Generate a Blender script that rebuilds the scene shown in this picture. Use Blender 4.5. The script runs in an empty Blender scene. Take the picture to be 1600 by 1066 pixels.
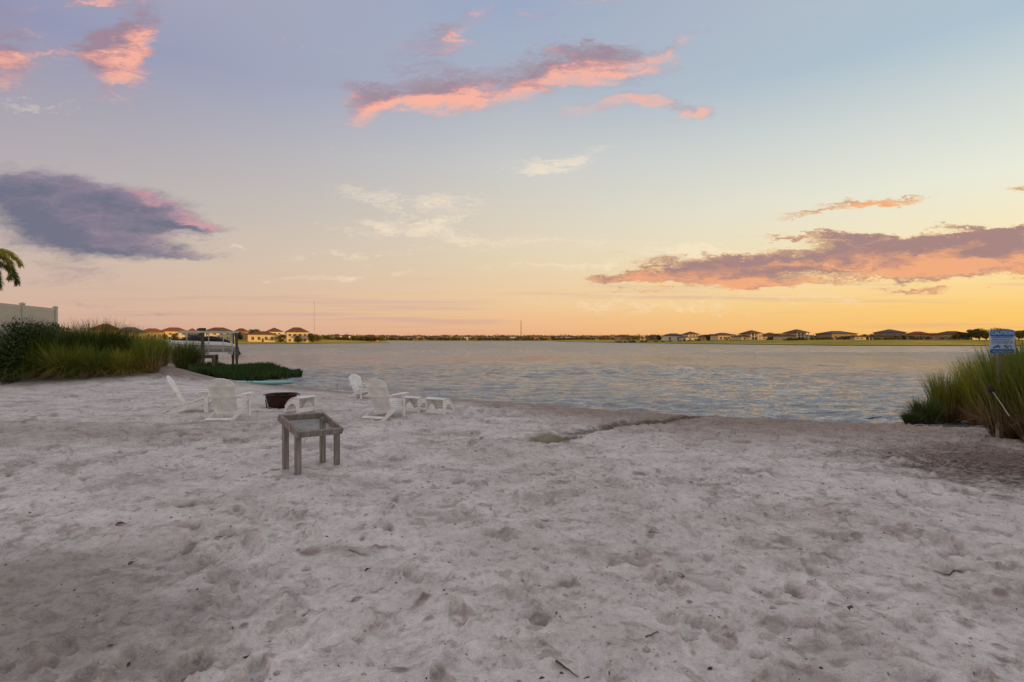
import bpy, bmesh, math, random
import numpy as np
from mathutils import Vector, Matrix
R = math.radians
scene = bpy.context.scene
col = scene.collection

# ------------------------------------------------------------------ camera
CAMZ, F, HY = 1.7, 800.0, 531.0           # eye height, focal length in pixels of a 1600 wide frame, horizon row
cd = bpy.data.cameras.new('camera'); cam = bpy.data.objects.new('camera', cd); col.objects.link(cam)
cd.sensor_width = 36; cd.lens = 18; cd.clip_start = 0.05; cd.clip_end = 20000
cam.location = (0, 0, CAMZ); cam.rotation_euler = (R(90) - math.atan((533 - HY) / F), 0, 0)
scene.camera = cam
scene.view_settings.view_transform = 'Standard'; scene.view_settings.look = 'None'
scene.view_settings.exposure = 0; scene.view_settings.gamma = 1

# ------------------------------------------------------------------ node helper
class NT:
    def __init__(s, tree):
        s.t = tree; s.n = tree.nodes; s.l = tree.links
    def new(s, typ, **kw):
        n = s.n.new(typ)
        for k, v in kw.items(): setattr(n, k, v)
        return n
    def put(s, sock, v):
        if isinstance(v, bpy.types.NodeSocket): s.l.new(v, sock)
        elif v is not None: sock.default_value = v
    def math(s, op, a, b=None, c=None, clamp=False):
        n = s.new('ShaderNodeMath', operation=op, use_clamp=clamp)
        for i, v in enumerate((a, b, c)):
            if v is not None: s.put(n.inputs[i], v)
        return n.outputs[0]
    def vmath(s, op, a, b=None):
        n = s.new('ShaderNodeVectorMath', operation=op)
        s.put(n.inputs[0], a)
        if b is not None: s.put(n.inputs[1], b)
        return n.outputs['Value'] if op in ('LENGTH', 'DOT_PRODUCT') else n.outputs[0]
    def rng(s, v, a, b, c=0.0, d=1.0, smooth=True):
        n = s.new('ShaderNodeMapRange'); n.interpolation_type = 'SMOOTHSTEP' if smooth else 'LINEAR'
        s.put(n.inputs[0], v)
        for i, x in enumerate((a, b, c, d)): s.put(n.inputs[i + 1], x)
        return n.outputs[0]
    def noise(s, vec, scale, detail=3, rough=0.5, dist=0.0, dim='3D'):
        n = s.new('ShaderNodeTexNoise', noise_dimensions=dim); s.put(n.inputs['Vector'], vec)
        n.inputs['Scale'].default_value = scale; n.inputs['Detail'].default_value = detail
        n.inputs['Roughness'].default_value = rough; n.inputs['Distortion'].default_value = dist
        return n.outputs['Fac'], n.outputs['Color']
    def scale(s, vec, v):
        n = s.new('ShaderNodeMapping'); s.put(n.inputs['Vector'], vec); n.inputs['Scale'].default_value = v
        return n.outputs[0]
    def ramp(s, fac, stops, interp='LINEAR'):
        n = s.new('ShaderNodeValToRGB'); s.put(n.inputs[0], fac); e = n.color_ramp.elements
        n.color_ramp.interpolation = interp
        while len(e) < len(stops): e.new(0.5)
        for i, (p, c) in enumerate(stops):
            e[i].position = p; e[i].color = (*c, 1)
        return n.outputs[0]
    def mix(s, f, a, b, mode='MIX'):
        n = s.new('ShaderNodeMix', data_type='RGBA', blend_type=mode)
        s.put(n.inputs[0], f)
        for i, v in ((6, a), (7, b)):
            if isinstance(v, tuple) and len(v) == 3: v = (*v, 1)
            s.put(n.inputs[i], v)
        return n.outputs[2]

def lin(c):
    return tuple((x / 255 / 12.92) if x / 255 <= 0.04045 else ((x / 255 + 0.055) / 1.055) ** 2.4 for x in c)

# ------------------------------------------------------------------ sky
SUN_AZ, SUN_EL = R(97), R(4.0)
def build_world():
    w = bpy.data.worlds.new('World'); scene.world = w; w.use_nodes = True
    t = NT(w.node_tree); t.n.clear()
    out = t.new('ShaderNodeOutputWorld'); bg = t.new('ShaderNodeBackground'); t.l.new(bg.outputs[0], out.inputs[0])
    tc = t.new('ShaderNodeTexCoord'); D = tc.outputs['Generated']
    sep = t.new('ShaderNodeSeparateXYZ'); t.put(sep.inputs[0], D); X, Y, Z = sep.outputs
    # azimuth term: cosine of the bearing from the sun
    hl = t.math('SQRT', t.math('MAXIMUM', t.math('ADD', t.math('MULTIPLY', X, X), t.math('MULTIPLY', Y, Y)), 1e-4))
    az = t.math('DIVIDE', t.math('ADD', t.math('MULTIPLY', X, math.sin(R(95))), t.math('MULTIPLY', Y, math.cos(R(95)))), hl)
    zz = t.math('MAXIMUM', Z, 0.0)
    def rp(st): return t.ramp(zz, [(p, lin(c)) for p, c in st])
    away = rp([(0, (236, 212, 198)), (.14, (232, 212, 202)), (.4, (198, 188, 190)), (.7, (194, 187, 192)), (1, (192, 187, 194))])
    left = rp([(0, (205, 166, 150)), (.045, (212, 178, 158)), (.124, (204, 184, 172)), (.233, (182, 174, 176)), (.334, (164, 160, 176)), (.42, (146, 150, 180)), (.62, (182, 176, 188)), (1, (192, 187, 194))])
    mid = rp([(0, (232, 170, 130)), (.02, (236, 182, 138)), (.064, (238, 200, 154)), (.174, (226, 211, 184)), (.321, (203, 203, 200)), (.448, (171, 180, 196)), (.55, (155, 170, 196)), (.7, (184, 180, 190)), (1, (192, 187, 194))])
    right = rp([(0, (250, 190, 104)), (.045, (253, 205, 116)), (.124, (252, 232, 182)), (.233, (234, 235, 218)), (.334, (207, 216, 214)), (.42, (174, 195, 208)), (.62, (190, 190, 196)), (1, (192, 187, 194))])
    c = t.mix(t.rng(az, -1.0, -.77, smooth=False), away, left)
    c = t.mix(t.rng(az, -.77, -.087, smooth=False), c, mid)
    c = t.mix(t.rng(az, -.087, .64, smooth=False), c, right)
    # cloud coordinates: bearing tangents on the lake side of the sky
    front = t.rng(Y, 0.12, 0.3)
    ys = t.math('MAXIMUM', Y, 0.12)
    cmb = t.new('ShaderNodeCombineXYZ')
    t.put(cmb.inputs[0], t.math('DIVIDE', X, ys)); t.put(cmb.inputs[1], t.math('DIVIDE', Z, ys))
    UV = cmb.outputs[0]
    n1 = t.noise(t.scale(UV, (5, 13, 1)), 1.0, 2, .55, 0, '2D')[1]
    n2 = t.noise(t.scale(UV, (14, 42, 1)), 1.0, 6, .70, 0, '2D')[1]
    wv = t.vmath('ADD', t.vmath('MULTIPLY', t.vmath('SUBTRACT', n1, (.5, .5, .5)), (.10, .040, 0)),
                 t.vmath('MULTIPLY', t.vmath('SUBTRACT', n2, (.5, .5, .5)), (.085, .042, 0)))
    WU = t.vmath('ADD', UV, wv)
    fine = t.noise(t.vmath('ADD', t.scale(UV, (13, 44, 1)), t.vmath('MULTIPLY', wv, (60, 90, 0))), 1.0, 8, .66, 0, '2D')[0]
    fine2 = t.noise(t.scale(UV, (9, 26, 1)), 1.0, 4, .6, 0, '2D')[0]
    def group(name, blobs):
        g = bpy.data.node_groups.new(name, 'ShaderNodeTree')
        g.interface.new_socket('V', in_out='INPUT', socket_type='NodeSocketVector')
        g.interface.new_socket('F', in_out='OUTPUT', socket_type='NodeSocketFloat')
        q = NT(g); gi = q.new('NodeGroupInput'); go = q.new('NodeGroupOutput'); acc = None
        for (px, py, rx, ry, ang, wt) in blobs:
            m = q.new('ShaderNodeMapping', vector_type='TEXTURE'); vin = gi.outputs[0]
            if acc is not None:      # a negligible dependence keeps the nodes in one chain (short shader stack)
                ma = q.new('ShaderNodeVectorMath', operation='MULTIPLY_ADD'); q.put(ma.inputs[0], acc); ma.inputs[1].default_value = (1e-7, 1e-7, 0); q.put(ma.inputs[2], vin); vin = ma.outputs[0]
            q.put(m.inputs['Vector'], vin)
            m.inputs['Location'].default_value = ((px - 800) / F, (HY - py) / F, 0)
            m.inputs['Rotation'].default_value = (0, 0, R(ang))
            m.inputs['Scale'].default_value = (rx / F, ry / F, 1)
            v = q.rng(q.vmath('LENGTH', m.outputs[0]), 0.15, 2.2, wt, 0.0)
            acc = v if acc is None else q.math('ADD', acc, v)
        q.put(go.inputs[0], acc)
        return g
    def ev(g, v):
        n = t.new('ShaderNodeGroup'); n.node_tree = g; t.put(n.inputs[0], v); return n.outputs[0]
    streak = t.noise(t.vmath('ADD', t.scale(UV, (5.5, 62, 1)), t.vmath('MULTIPLY', wv, (40, 60, 0))), 1.0, 7, .66, 0, '2D')[0]
    def layer(c, name, blobs, off, shade, lit, thr, amp, alpha, k=1.6, rim=None, warp=None, bias=.25, midc=None, nzs=None, lk=2.2):
        g = group(name, blobs); W = warp or WU
        f = ev(g, W)
        nz = t.math('MULTIPLY', t.math('SUBTRACT', nzs or fine, .5), amp)
        fn = t.math('ADD', f, nz)
        a = t.math('MULTIPLY', t.rng(fn, thr[0], thr[1]), alpha)
        if off:
            f2 = ev(g, t.vmath('ADD', W, (off[0], off[1], 0)))
            l = t.math('MULTIPLY', t.math('SUBTRACT', f, f2), k)
            l = t.math('ADD', t.math('ADD', l, bias), t.math('MULTIPLY', t.math('ADD', t.math('SUBTRACT', fine2, .5), t.math('MULTIPLY', t.math('SUBTRACT', fine, .5), .8)), lk), clamp=True)
            cc = t.ramp(l, [(0, lin(shade)), (.5, lin(midc)), (1, lin(lit))])
            if rim:
                e = t.rng(fn, thr[0], thr[0] + (thr[1] - thr[0]) * 1.8, 1, 0)
                cc = t.mix(t.math('MULTIPLY', e, .7), cc, lin(rim))
        else: cc = (*lin(shade), 1)
        return t.mix(a, c, cc)
    base = c
    st = t.noise(t.scale(UV, (1.6, 70, 1)), 1.0, 3, .6, 0, '2D')[0]
    low = t.math('MULTIPLY', t.rng(Z, .0, .03), t.rng(Z, .05, .15, 1, 0))
    c = t.mix(t.math('MULTIPLY', t.math('MULTIPLY', t.rng(st, .5, .75), low), .35), c, lin((190, 150, 160)))
    # pale wisps
    c = layer(c, 'wisps', [(868, 256, 42, 13, 8, 1.1), (840, 268, 30, 5, 5, .8), (712, 314, 30, 14, 8, 1.0), (640, 328, 70, 22, -15, .75), (545, 298, 45, 12, -8, .7), (585, 357, 20, 6, 0, .8),
        (900, 410, 110, 6, 3, 1.0), (750, 372, 190, 9, -3, .95), (560, 395, 90, 5, 2, .7), (700, 350, 60, 6, 20, .7), (470, 438, 26, 4, 0, .9), (548, 436, 42, 6, 4, 1.0), (632, 425, 13, 6, 0, .9), (568, 412, 12, 4, 0, .8), (370, 388, 18, 3, 0, .9), (410, 440, 10, 3, 0, .8),
        (1180, 398, 110, 7, -3, .95), (940, 238, 20, 6, 0, .5), (1080, 392, 70, 4, 0, .7), (1000, 478, 150, 7, -4, .8), (1250, 470, 120, 5, 0, .7), (40, 170, 70, 12, 0, .5), (60, 310, 50, 15, -8, .6)],
        None, (252, 232, 204), None, (.35, 1.7), 2.8, .60)
    # pink clouds overhead
    W0 = c
    cA = layer(W0, 'pink_clouds', [(5, 60, 38, 40, 0, 1.1), (10, 115, 34, 26, 0, 1.2), (85, 88, 75, 13, 4, .95), (183, 92, 46, 30, 70, 1.3), (185, 62, 40, 26, 0, 1.1), (180, 110, 30, 20, 0, 1.0), (205, 38, 36, 24, 40, .9), (135, 3, 26, 10, 0, .9), (190, 4, 60, 8, 0, .7),
        (678, 66, 48, 20, 18, 1.05), (735, 35, 45, 10, 28, .8), (822, 30, 30, 8, 10, .7), (930, 9, 45, 6, 0, .8),
        (570, 178, 26, 16, 30, 1.1), (560, 150, 30, 20, 0, 1.0), (620, 148, 60, 22, 3, 1.2), (700, 152, 60, 18, 0, 1.1), (765, 138, 80, 22, 8, 1.2), (832, 145, 32, 18, 20, .9), (690, 112, 55, 9, -2, .85),
        (890, 95, 70, 26, 6, 1.3), (960, 102, 62, 22, 6, 1.15), (1045, 88, 40, 10, 24, .62), (1085, 66, 28, 9, 30, .5), (925, 74, 50, 8, 0, .5),
        (975, 158, 48, 10, 3, .9), (930, 172, 45, 8, 10, .8), (1040, 164, 45, 9, -14, .9), (1078, 182, 32, 9, 12, 1.0)],
        (.006, -.026), (160, 134, 148), (254, 180, 156), (.26, 2.2), 2.7, .90, k=.80, bias=.10, midc=(206, 150, 150))
    # purple bank on the left
    cB = layer(W0, 'purple_bank', [(40, 292, 110, 22, -4, 1.1), (120, 325, 110, 32, -6, 1.1), (205, 345, 95, 34, -10, 1.15), (60, 345, 90, 30, -12, 1.0), (150, 378, 90, 22, -10, .95), (285, 352, 60, 9, -4, .95), (322, 353, 34, 4, -3, .8), (225, 314, 40, 11, -14, .75),
        (225, 392, 80, 9, -2, .8), (60, 400, 95, 16, -10, .55), (110, 425, 60, 8, -4, .5), (305, 402, 30, 5, -5, .7), (140, 472, 60, 4, 0, .6), (255, 491, 60, 4, 0, .6), (300, 466, 70, 4, 0, .5), (60, 436, 60, 6, -2, .5), (100, 445, 90, 5, 0, .4)],
        (.030, .004), (100, 105, 128), (204, 152, 162), (.26, 1.9), 1.5, .90, k=.75, bias=.10, midc=(134, 122, 144), nzs=streak, lk=1.0)
    # warm bank on the right
    cC = layer(W0, 'warm_bank', [(965, 432, 50, 8, 3, 1.0), (1050, 434, 85, 20, 3, 1.3), (1130, 415, 70, 18, 5, 1.1), (1215, 425, 85, 22, 0, 1.1), (1180, 445, 60, 10, 0, .9), (1270, 405, 90, 16, 2, 1.1), (1330, 376, 62, 15, 0, 1.25),
        (1400, 388, 75, 14, -4, 1.0), (1450, 400, 90, 18, 4, 1.0), (1420, 424, 70, 13, 2, 1.0), (1500, 378, 80, 13, 12, 1.05), (1560, 366, 60, 14, 10, 1.1), (1570, 395, 60, 18, 0, 1.15), (1545, 420, 60, 13, 0, .8), (1440, 452, 70, 6, 3, 1.0), (1300, 441, 45, 5, 0, .7),
        (1315, 325, 62, 10, 9, 1.15), (1385, 318, 30, 5, 5, .8), (1432, 304, 28, 6, 5, 1.0), (1480, 357, 30, 4, 4, .9), (1590, 295, 28, 4, 6, 1.0), (960, 393, 25, 3, 0, .8), (1700, 380, 120, 30, 5, 1.1), (1500, 400, 90, 22, 4, .9), (1380, 408, 90, 12, 0, .9), (1600, 410, 60, 20, 0, .9), (1000, 405, 60, 4, 0, .7), (1225, 370, 30, 3, 8, .7)],
        (.004, -.02), (160, 124, 126), (240, 168, 124), (.58, 1.30), 3.5, .93, k=.6, rim=(255, 208, 140), bias=.10, midc=(198, 142, 124), nzs=streak)
    # each part of the sky only evaluates its own clouds
    us, vs_, _ = t.new('ShaderNodeSeparateXYZ'), None, None
    t.put(us.inputs[0], UV); u, v = us.outputs[0], us.outputs[1]
    def bgn(cc):
        b = t.new('ShaderNodeBackground'); t.put(b.inputs[0], cc); return b.outputs[0]
    def mixsh(fac, a, b):
        m = t.new('ShaderNodeMixShader'); t.put(m.inputs[0], fac); t.put(m.inputs[1], a); t.put(m.inputs[2], b); return m.outputs[0]
    gt = lambda a, b: t.math('GREATER_THAN', a, b)
    top = gt(v, .385)
    lowr = gt(u, -.05)
    x = mixsh(top, mixsh(lowr, bgn(cB), bgn(cC)), bgn(cA))
    vis = t.math('MULTIPLY', t.math('MULTIPLY', gt(Y, .2), gt(.85, v)), t.math('MULTIPLY', gt(1.6, t.math('ABSOLUTE', u)), gt(Z, 0.0)))
    t.put(out.inputs[0], mixsh(vis, bgn(base), x)); t.n.remove(bg)
    w.cycles.sampling_method = 'MANUAL'; w.cycles.sample_map_resolution = 512
build_world()

sl = bpy.data.lights.new('sun', 'SUN'); sl.energy = 5.0; sl.angle = R(0.5); sl.color = (1, .52, .10)
sun = bpy.data.objects.new('sun', sl); col.objects.link(sun)
sd_ = Vector((math.sin(SUN_AZ) * math.cos(SUN_EL), math.cos(SUN_AZ) * math.cos(SUN_EL), math.sin(SUN_EL)))
sun.rotation_euler = sd_.to_track_quat('Z', 'Y').to_euler(); sun.location = (60, 0, 30)

# ------------------------------------------------------------------ helpers
def tag(o, label=None, cat=None, group=None, kind=None):
    if label: o['label'] = label
    if cat: o['category'] = cat
    if group: o['group'] = group
    if kind: o['kind'] = kind
    return o
def link(name, me, mat=None, parent=None):
    o = bpy.data.objects.new(name, me); col.objects.link(o)
    if mat is not None and len(me.materials) == 0: me.materials.append(mat)
    if parent is not None: o.parent = parent
    return o
def empty(name, loc, rz=0, s=1.0):
    o = bpy.data.objects.new(name, None); col.objects.link(o); o.location = loc; o.rotation_euler = (0, 0, rz); o.scale = (s, s, s)
    o.empty_display_size = .1
    return o
def copy_tree(o, parent=None):
    c = o.copy(); col.objects.link(c); c.parent = parent
    for ch in list(o.children): copy_tree(ch, c)
    return c
class MB:
    def __init__(s): s.v = []; s.f = []
    def add(s, vs, fs):
        b = len(s.v); s.v += [tuple(v) for v in vs]; s.f += [tuple(b + i for i in f) for f in fs]; return s
    def box(s, x0, x1, y0, y1, z0, z1, M=None):
        vs = [Vector((x, y, z)) for z in (z0, z1) for y in (y0, y1) for x in (x0, x1)]
        if M is not None: vs = [M @ v for v in vs]
        return s.add(vs, [(0, 2, 3, 1), (4, 5, 7, 6), (0, 1, 5, 4), (2, 6, 7, 3), (0, 4, 6, 2), (1, 3, 7, 5)])
    def bar(s, a, b, w, h, up=(0, 0, 1)):
        a = Vector(a); b = Vector(b); d = (b - a); L = d.length; d.normalize()
        u = Vector(up); sx = d.cross(u)
        if sx.length < 1e-4: sx = d.cross(Vector((1, 0, 0)))
        sx.normalize(); u = sx.cross(d)
        M = Matrix((( sx.x, d.x, u.x, a.x), (sx.y, d.y, u.y, a.y), (sx.z, d.z, u.z, a.z), (0, 0, 0, 1)))
        return s.box(-w / 2, w / 2, 0, L, -h / 2, h / 2, M)
    def prism(s, poly, x0, x1, axis='x'):
        n = len(poly)
        if axis == 'x': vs = [(x0, p[0], p[1]) for p in poly] + [(x1, p[0], p[1]) for p in poly]
        elif axis == 'y': vs = [(p[0], x0, p[1]) for p in poly] + [(p[0], x1, p[1]) for p in poly]
        else: vs = [(p[0], p[1], x0) for p in poly] + [(p[0], p[1], x1) for p in poly]
        fs = [tuple(range(n)), tuple(range(2 * n - 1, n - 1, -1))]
        fs += [(i, i + n, (i + 1) % n + n, (i + 1) % n) for i in range(n)]
        return s.add(vs, fs)
    def tube(s, pts, rad, n=8):
        pts = [Vector(p) for p in pts]; rings = []
        if not hasattr(rad, '__len__'): rad = [rad] * len(pts)
        vs = []
        for i, p in enumerate(pts):
            d = (pts[min(i + 1, len(pts) - 1)] - pts[max(i - 1, 0)]).normalized()
            a = d.cross(Vector((0, 0, 1)));
            if a.length < 1e-3: a = Vector((1, 0, 0))
            a.normalize(); b = a.cross(d)
            for k in range(n):
                th = 2 * math.pi * k / n; vs.append(p + (a * math.cos(th) + b * math.sin(th)) * rad[i])
        fs = []
        for i in range(len(pts) - 1):
            for k in range(n):
                fs.append((i * n + k, i * n + (k + 1) % n, (i + 1) * n + (k + 1) % n, (i + 1) * n + k))
        fs.append(tuple(range(n - 1, -1, -1))); fs.append(tuple((len(pts) - 1) * n + k for k in range(n)))
        return s.add(vs, fs)
    def lathe(s, prof, n=32, cz=(0, 0)):
        vs = []; m = len(prof)
        for k in range(n):
            th = 2 * math.pi * k / n
            for r, z in prof: vs.append((cz[0] + r * math.cos(th), cz[1] + r * math.sin(th), z))
        fs = []
        for k in range(n):
            for i in range(m - 1):
                a = k * m + i; b = ((k + 1) % n) * m + i
                fs.append((a, b, b + 1, a + 1))
        return s.add(vs, fs)
    def build(s, name, mat, parent=None, bevel=0, smooth=False):
        me = bpy.data.meshes.new(name); me.from_pydata(s.v, [], s.f); me.update()
        bm = bmesh.new(); bm.from_mesh(me)
        bmesh.ops.recalc_face_normals(bm, faces=bm.faces); bm.to_mesh(me); bm.free()
        if smooth: me.polygons.foreach_set('use_smooth', [True] * len(me.polygons))
        o = link(name, me, mat, parent)
        if bevel:
            m = o.modifiers.new('bevel', 'BEVEL'); m.width = bevel; m.segments = 2; m.limit_method = 'ANGLE'
        return o
def np_mesh(name, verts, faces, attrs=None, smooth=True):
    me = bpy.data.meshes.new(name); nv = len(verts); nf = len(faces); k = faces.shape[1]
    me.vertices.add(nv); me.vertices.foreach_set('co', np.asarray(verts, np.float32).ravel())
    me.loops.add(nf * k); me.loops.foreach_set('vertex_index', faces.astype(np.int32).ravel())
    me.polygons.add(nf); me.polygons.foreach_set('loop_start', np.arange(0, nf * k, k, dtype=np.int32))
    me.polygons.foreach_set('loop_total', np.full(nf, k, dtype=np.int32))
    if smooth: me.polygons.foreach_set('use_smooth', np.ones(nf, bool))
    for n, a in (attrs or {}).items():
        at = me.attributes.new(n, 'FLOAT', 'POINT'); at.data.foreach_set('value', np.asarray(a, np.float32))
    me.update(); me.validate(); return me

# ------------------------------------------------------------------ terrain function
WZ = -0.7
LAKE = [(-10.2, 25.6), (-7.3, 23.4), (-2.6, 20.9), (0, 19.6), (1.6, 18.6), (3.1, 17.6), (5.6, 16.1), (8.6, 15.4), (10.8, 14.4), (12.4, 13.6), (14.6, 13.0),
        (22, 19), (40, 34), (90, 78), (150, 128), (185, 170), (192, 192), (168, 192), (129, 206), (120, 240), (103, 295), (83, 427), (60, 640), (70, 960),
        (-60, 990), (-160, 960), (-234, 960), (-190, 700), (-130, 470), (-92, 390), (-112, 340), (-147, 274), (-160, 262), (-140, 225), (-100, 160), (-50, 80), (-34, 56), (-27.5, 44), (-22.5, 36), (-18, 31.5), (-14.2, 28)]
LP = np.array(LAKE, float)
def ss(t): t = np.clip(t, 0, 1); return t * t * (3 - 2 * t)
def sdist(x, y):
    d = np.full(x.shape, 1e9); ins = np.zeros(x.shape, bool)
    for i in range(len(LP)):
        ax, ay = LP[i]; bx, by = LP[(i + 1) % len(LP)]; ex, ey = bx - ax, by - ay
        t = np.clip(((x - ax) * ex + (y - ay) * ey) / (ex * ex + ey * ey), 0, 1)
        d = np.minimum(d, np.hypot(x - ax - t * ex, y - ay - t * ey))
        if ey != 0:
            c = (ay > y) != (by > y); ins ^= c & (x < ex * (y - ay) / ey + ax)
    return np.where(ins, -d, d)
def height(x, y, sd=None):
    x = np.asarray(x, float); y = np.asarray(y, float)
    if sd is None: sd = sdist(x, y)
    r = np.hypot(x, y); sp = np.maximum(sd, 0)
    near = WZ + .72 * (1 - np.exp(-sp / 5)) 
    far = WZ + .35 * (1 - np.exp(-sp / 1.5)) + 2.05 * ss(sp / 70)
    t = ss((r - 45) / 60)
    land = near * (1 - t) + far * t
    land = land + 1.15 * ss((y - 18.6 + .12 * (x + 16)) / 6.0) * ss((-11.2 - x) / 5.5) * ss(sp / 7) * (1 - t)
    land = land + .38 * np.exp(-(((x - 13.5) / 3.0) ** 2 + ((y - 9.0) / 3.6) ** 2)) * ss(sp / 3)
    land = land + 10.5 * ss(((x - y) / 1.414 - 7) / 22) * ss((x - 19) / 24) * ss(sp / 12) * (1 - ss((r - 120) / 60))  # added ridge, out of view on the right, keeps low sun off the beach
    return np.where(sd < 0, WZ - 1.5 * (1 - np.exp(np.minimum(sd, 0) / 6)), land)
def hz(x, y): return float(height(np.array([x]), np.array([y]))[0])
def at(px, py, dmax=300):
    """ground point seen at a photograph pixel"""
    dx = (px - 800) / F; dz = (HY - py) / F
    Y = np.linspace(1.5, dmax, 60000); z = height(dx * Y, Y); z = np.maximum(z, WZ)
    k = np.argmax(CAMZ + dz * Y <= z); return Vector((dx * Y[k], Y[k], z[k]))

rng = np.random.default_rng(7); random.seed(7)

# fine relief of the beach on a 1.3 cm lattice
HX0, HX1, HY0, HY1, HS = -19.0, 15.0, 1.2, 19.0, 0.013
NXh, NYh = int((HX1 - HX0) / HS), int((HY1 - HY0) / HS)
def lattice(wx, wy):
    """smooth random field with feature size wx, wy metres"""
    nx, ny = int((HX1 - HX0) / wx) + 4, int((HY1 - HY0) / wy) + 4
    g = rng.standard_normal((ny, nx)).astype(np.float32)
    xs = np.arange(NXh) * HS / wx + .5; ys = np.arange(NYh) * HS / wy + .5
    xi = xs.astype(int); xf = (xs - xi).astype(np.float32); xf = xf * xf * (3 - 2 * xf)
    yi = ys.astype(int); yf = (ys - yi).astype(np.float32); yf = yf * yf * (3 - 2 * yf)
    a = g[:, xi] * (1 - xf) + g[:, xi + 1] * xf
    return a[yi] * (1 - yf)[:, None] + a[yi + 1] * yf[:, None]
relief = .022 * lattice(1.1, .8) + .015 * lattice(.5, .38) + .010 * lattice(.26, .19)
relief -= .012 * np.abs(lattice(.33, .2)) + .009 * np.abs(lattice(.17, .11))
relief += .0040 * lattice(.085, .065) + .0020 * lattice(.042, .036)
active = ss((lattice(1.6, 1.1) + .9) / 1.4)
stain = np.zeros((NYh, NXh), np.float32)
def stamp(cx, cy, a, b, ang, depth, rim=.3, flat=True, st=0.0):
    rr = max(a, b) * 1.9
    i0, i1 = int((cx - rr - HX0) / HS), int((cx + rr - HX0) / HS); j0, j1 = int((cy - rr - HY0) / HS), int((cy + rr - HY0) / HS)
    i0 = max(i0, 0); j0 = max(j0, 0); i1 = min(i1, NXh); j1 = min(j1, NYh)
    if i1 - i0 < 3 or j1 - j0 < 3: return
    X, Y = np.meshgrid(HX0 + np.arange(i0, i1) * HS - cx, HY0 + np.arange(j0, j1) * HS - cy)
    c, s = math.cos(ang), math.sin(ang); u = (X * c + Y * s) / a; v = (-X * s + Y * c) / b
    v = v * (1 + .25 * np.tanh(u))
    d = np.hypot(u, v)
    inner = -depth * ss((1.12 - d) / (.22 if flat else .9))
    rimv = depth * rim * np.exp(-((d - 1.25) / .22) ** 2) * (1 + .6 * u)
    toe = -depth * .35 * ss((u - .1) / .6) * ss((1.05 - d) / .3)
    relief[j0:j1, i0:i1] += (inner + rimv + toe).astype(np.float32)
    if st: stain[j0:j1, i0:i1] = np.maximum(stain[j0:j1, i0:i1], st * ss((1.1 - d) / .5).astype(np.float32))
# wandering tracks of footprints, then loose dimples
for k in range(150):
    x, y = rng.uniform(-13, 13), rng.uniform(1.5, 15); h = rng.uniform(0, 6.28)
    for s in range(rng.integers(8, 26)):
        sgn = 1 if s % 2 else -1
        px_, py_ = x - math.sin(h) * .09 * sgn, y + math.cos(h) * .09 * sgn
        big = rng.uniform(.8, 1.15)
        stamp(px_, py_, .145 * big, .056 * big, h + sgn * .12, rng.uniform(.014, .036), .42, st=rng.uniform(0, .5) if rng.random() < .4 else 0)
        x += math.cos(h) * .58; y += math.sin(h) * .58; h += rng.normal(0, .14)
for k in range(7500):
    y = 1.3 + 16.7 * rng.random() ** 1.25; x = rng.uniform(-16, 14)
    s = rng.lognormal(-2.75, .42)
    stamp(x, y, s, s * rng.uniform(.5, 1), rng.uniform(0, 6.28), rng.uniform(.006, .026), .45, flat=rng.random() < .6, st=rng.uniform(.2, .8) if rng.random() < .22 else 0)
# crumbly digs where damp brown sand was thrown up
for k in range(1500):
    y = rng.uniform(1.4, 15); x = rng.uniform(-12, 12)
    if rng.random() < .5: x = rng.normal(1.2, 2.2)
    s = rng.lognormal(-3.5, .5); stamp(x, y, s, s * .7, rng.uniform(0, 6.28), -rng.uniform(.003, .012), 0, False, st=rng.uniform(.3, 1))
# knobbly turned-over sand in patches
msk = ss((lattice(1.1, .7) - .15) / .8)
relief += msk * (.012 * np.abs(lattice(.06, .05)) + .006 * lattice(.035, .03) - .006)
relief -= relief.mean()
XX = HX0 + np.arange(NXh) * HS; YY = HY0 + np.arange(NYh) * HS
mk = (np.exp(-((XX[None, :] + 2.72) ** 2 + (YY[:, None] - 6.85) ** 2) / .7) * .9).astype(np.float32)
relief = relief * (1 - mk * .8) + .022 * mk
stain = np.maximum(stain, (msk * .55 * ss((lattice(.12, .09) + .1) / 1.2)).astype(np.float32))
def bil(G, x, y):
    fx = np.clip((x - HX0) / HS, 0, NXh - 2.001); fy = np.clip((y - HY0) / HS, 0, NYh - 2.001)
    i = fx.astype(int); j = fy.astype(int); fx = fx - i; fy = fy - j
    v = G[j, i] * (1 - fx) * (1 - fy) + G[j, i + 1] * fx * (1 - fy) + G[j + 1, i] * (1 - fx) * fy + G[j + 1, i + 1] * fx * fy
    e = np.minimum(np.minimum(x - HX0, HX1 - x), np.minimum(y - HY0, HY1 - y))
    return v * ss(e / 1.2)
CH = np.array([at(a_, b_)[:2] for a_, b_ in ((1090, 651), (1062, 655), (1035, 656), (1000, 661), (965, 661), (938, 668), (905, 671), (893, 680), (872, 685), (842, 691))])
def polyd(P, x, y):
    d = np.full(x.shape, 1e9)
    for i in range(len(P) - 1):
        ax, ay = P[i]; ex, ey = P[i + 1] - P[i]
        t = np.clip(((x - ax) * ex + (y - ay) * ey) / (ex * ex + ey * ey), 0, 1); d = np.minimum(d, np.hypot(x - ax - t * ex, y - ay - t * ey))
    return d

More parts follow.
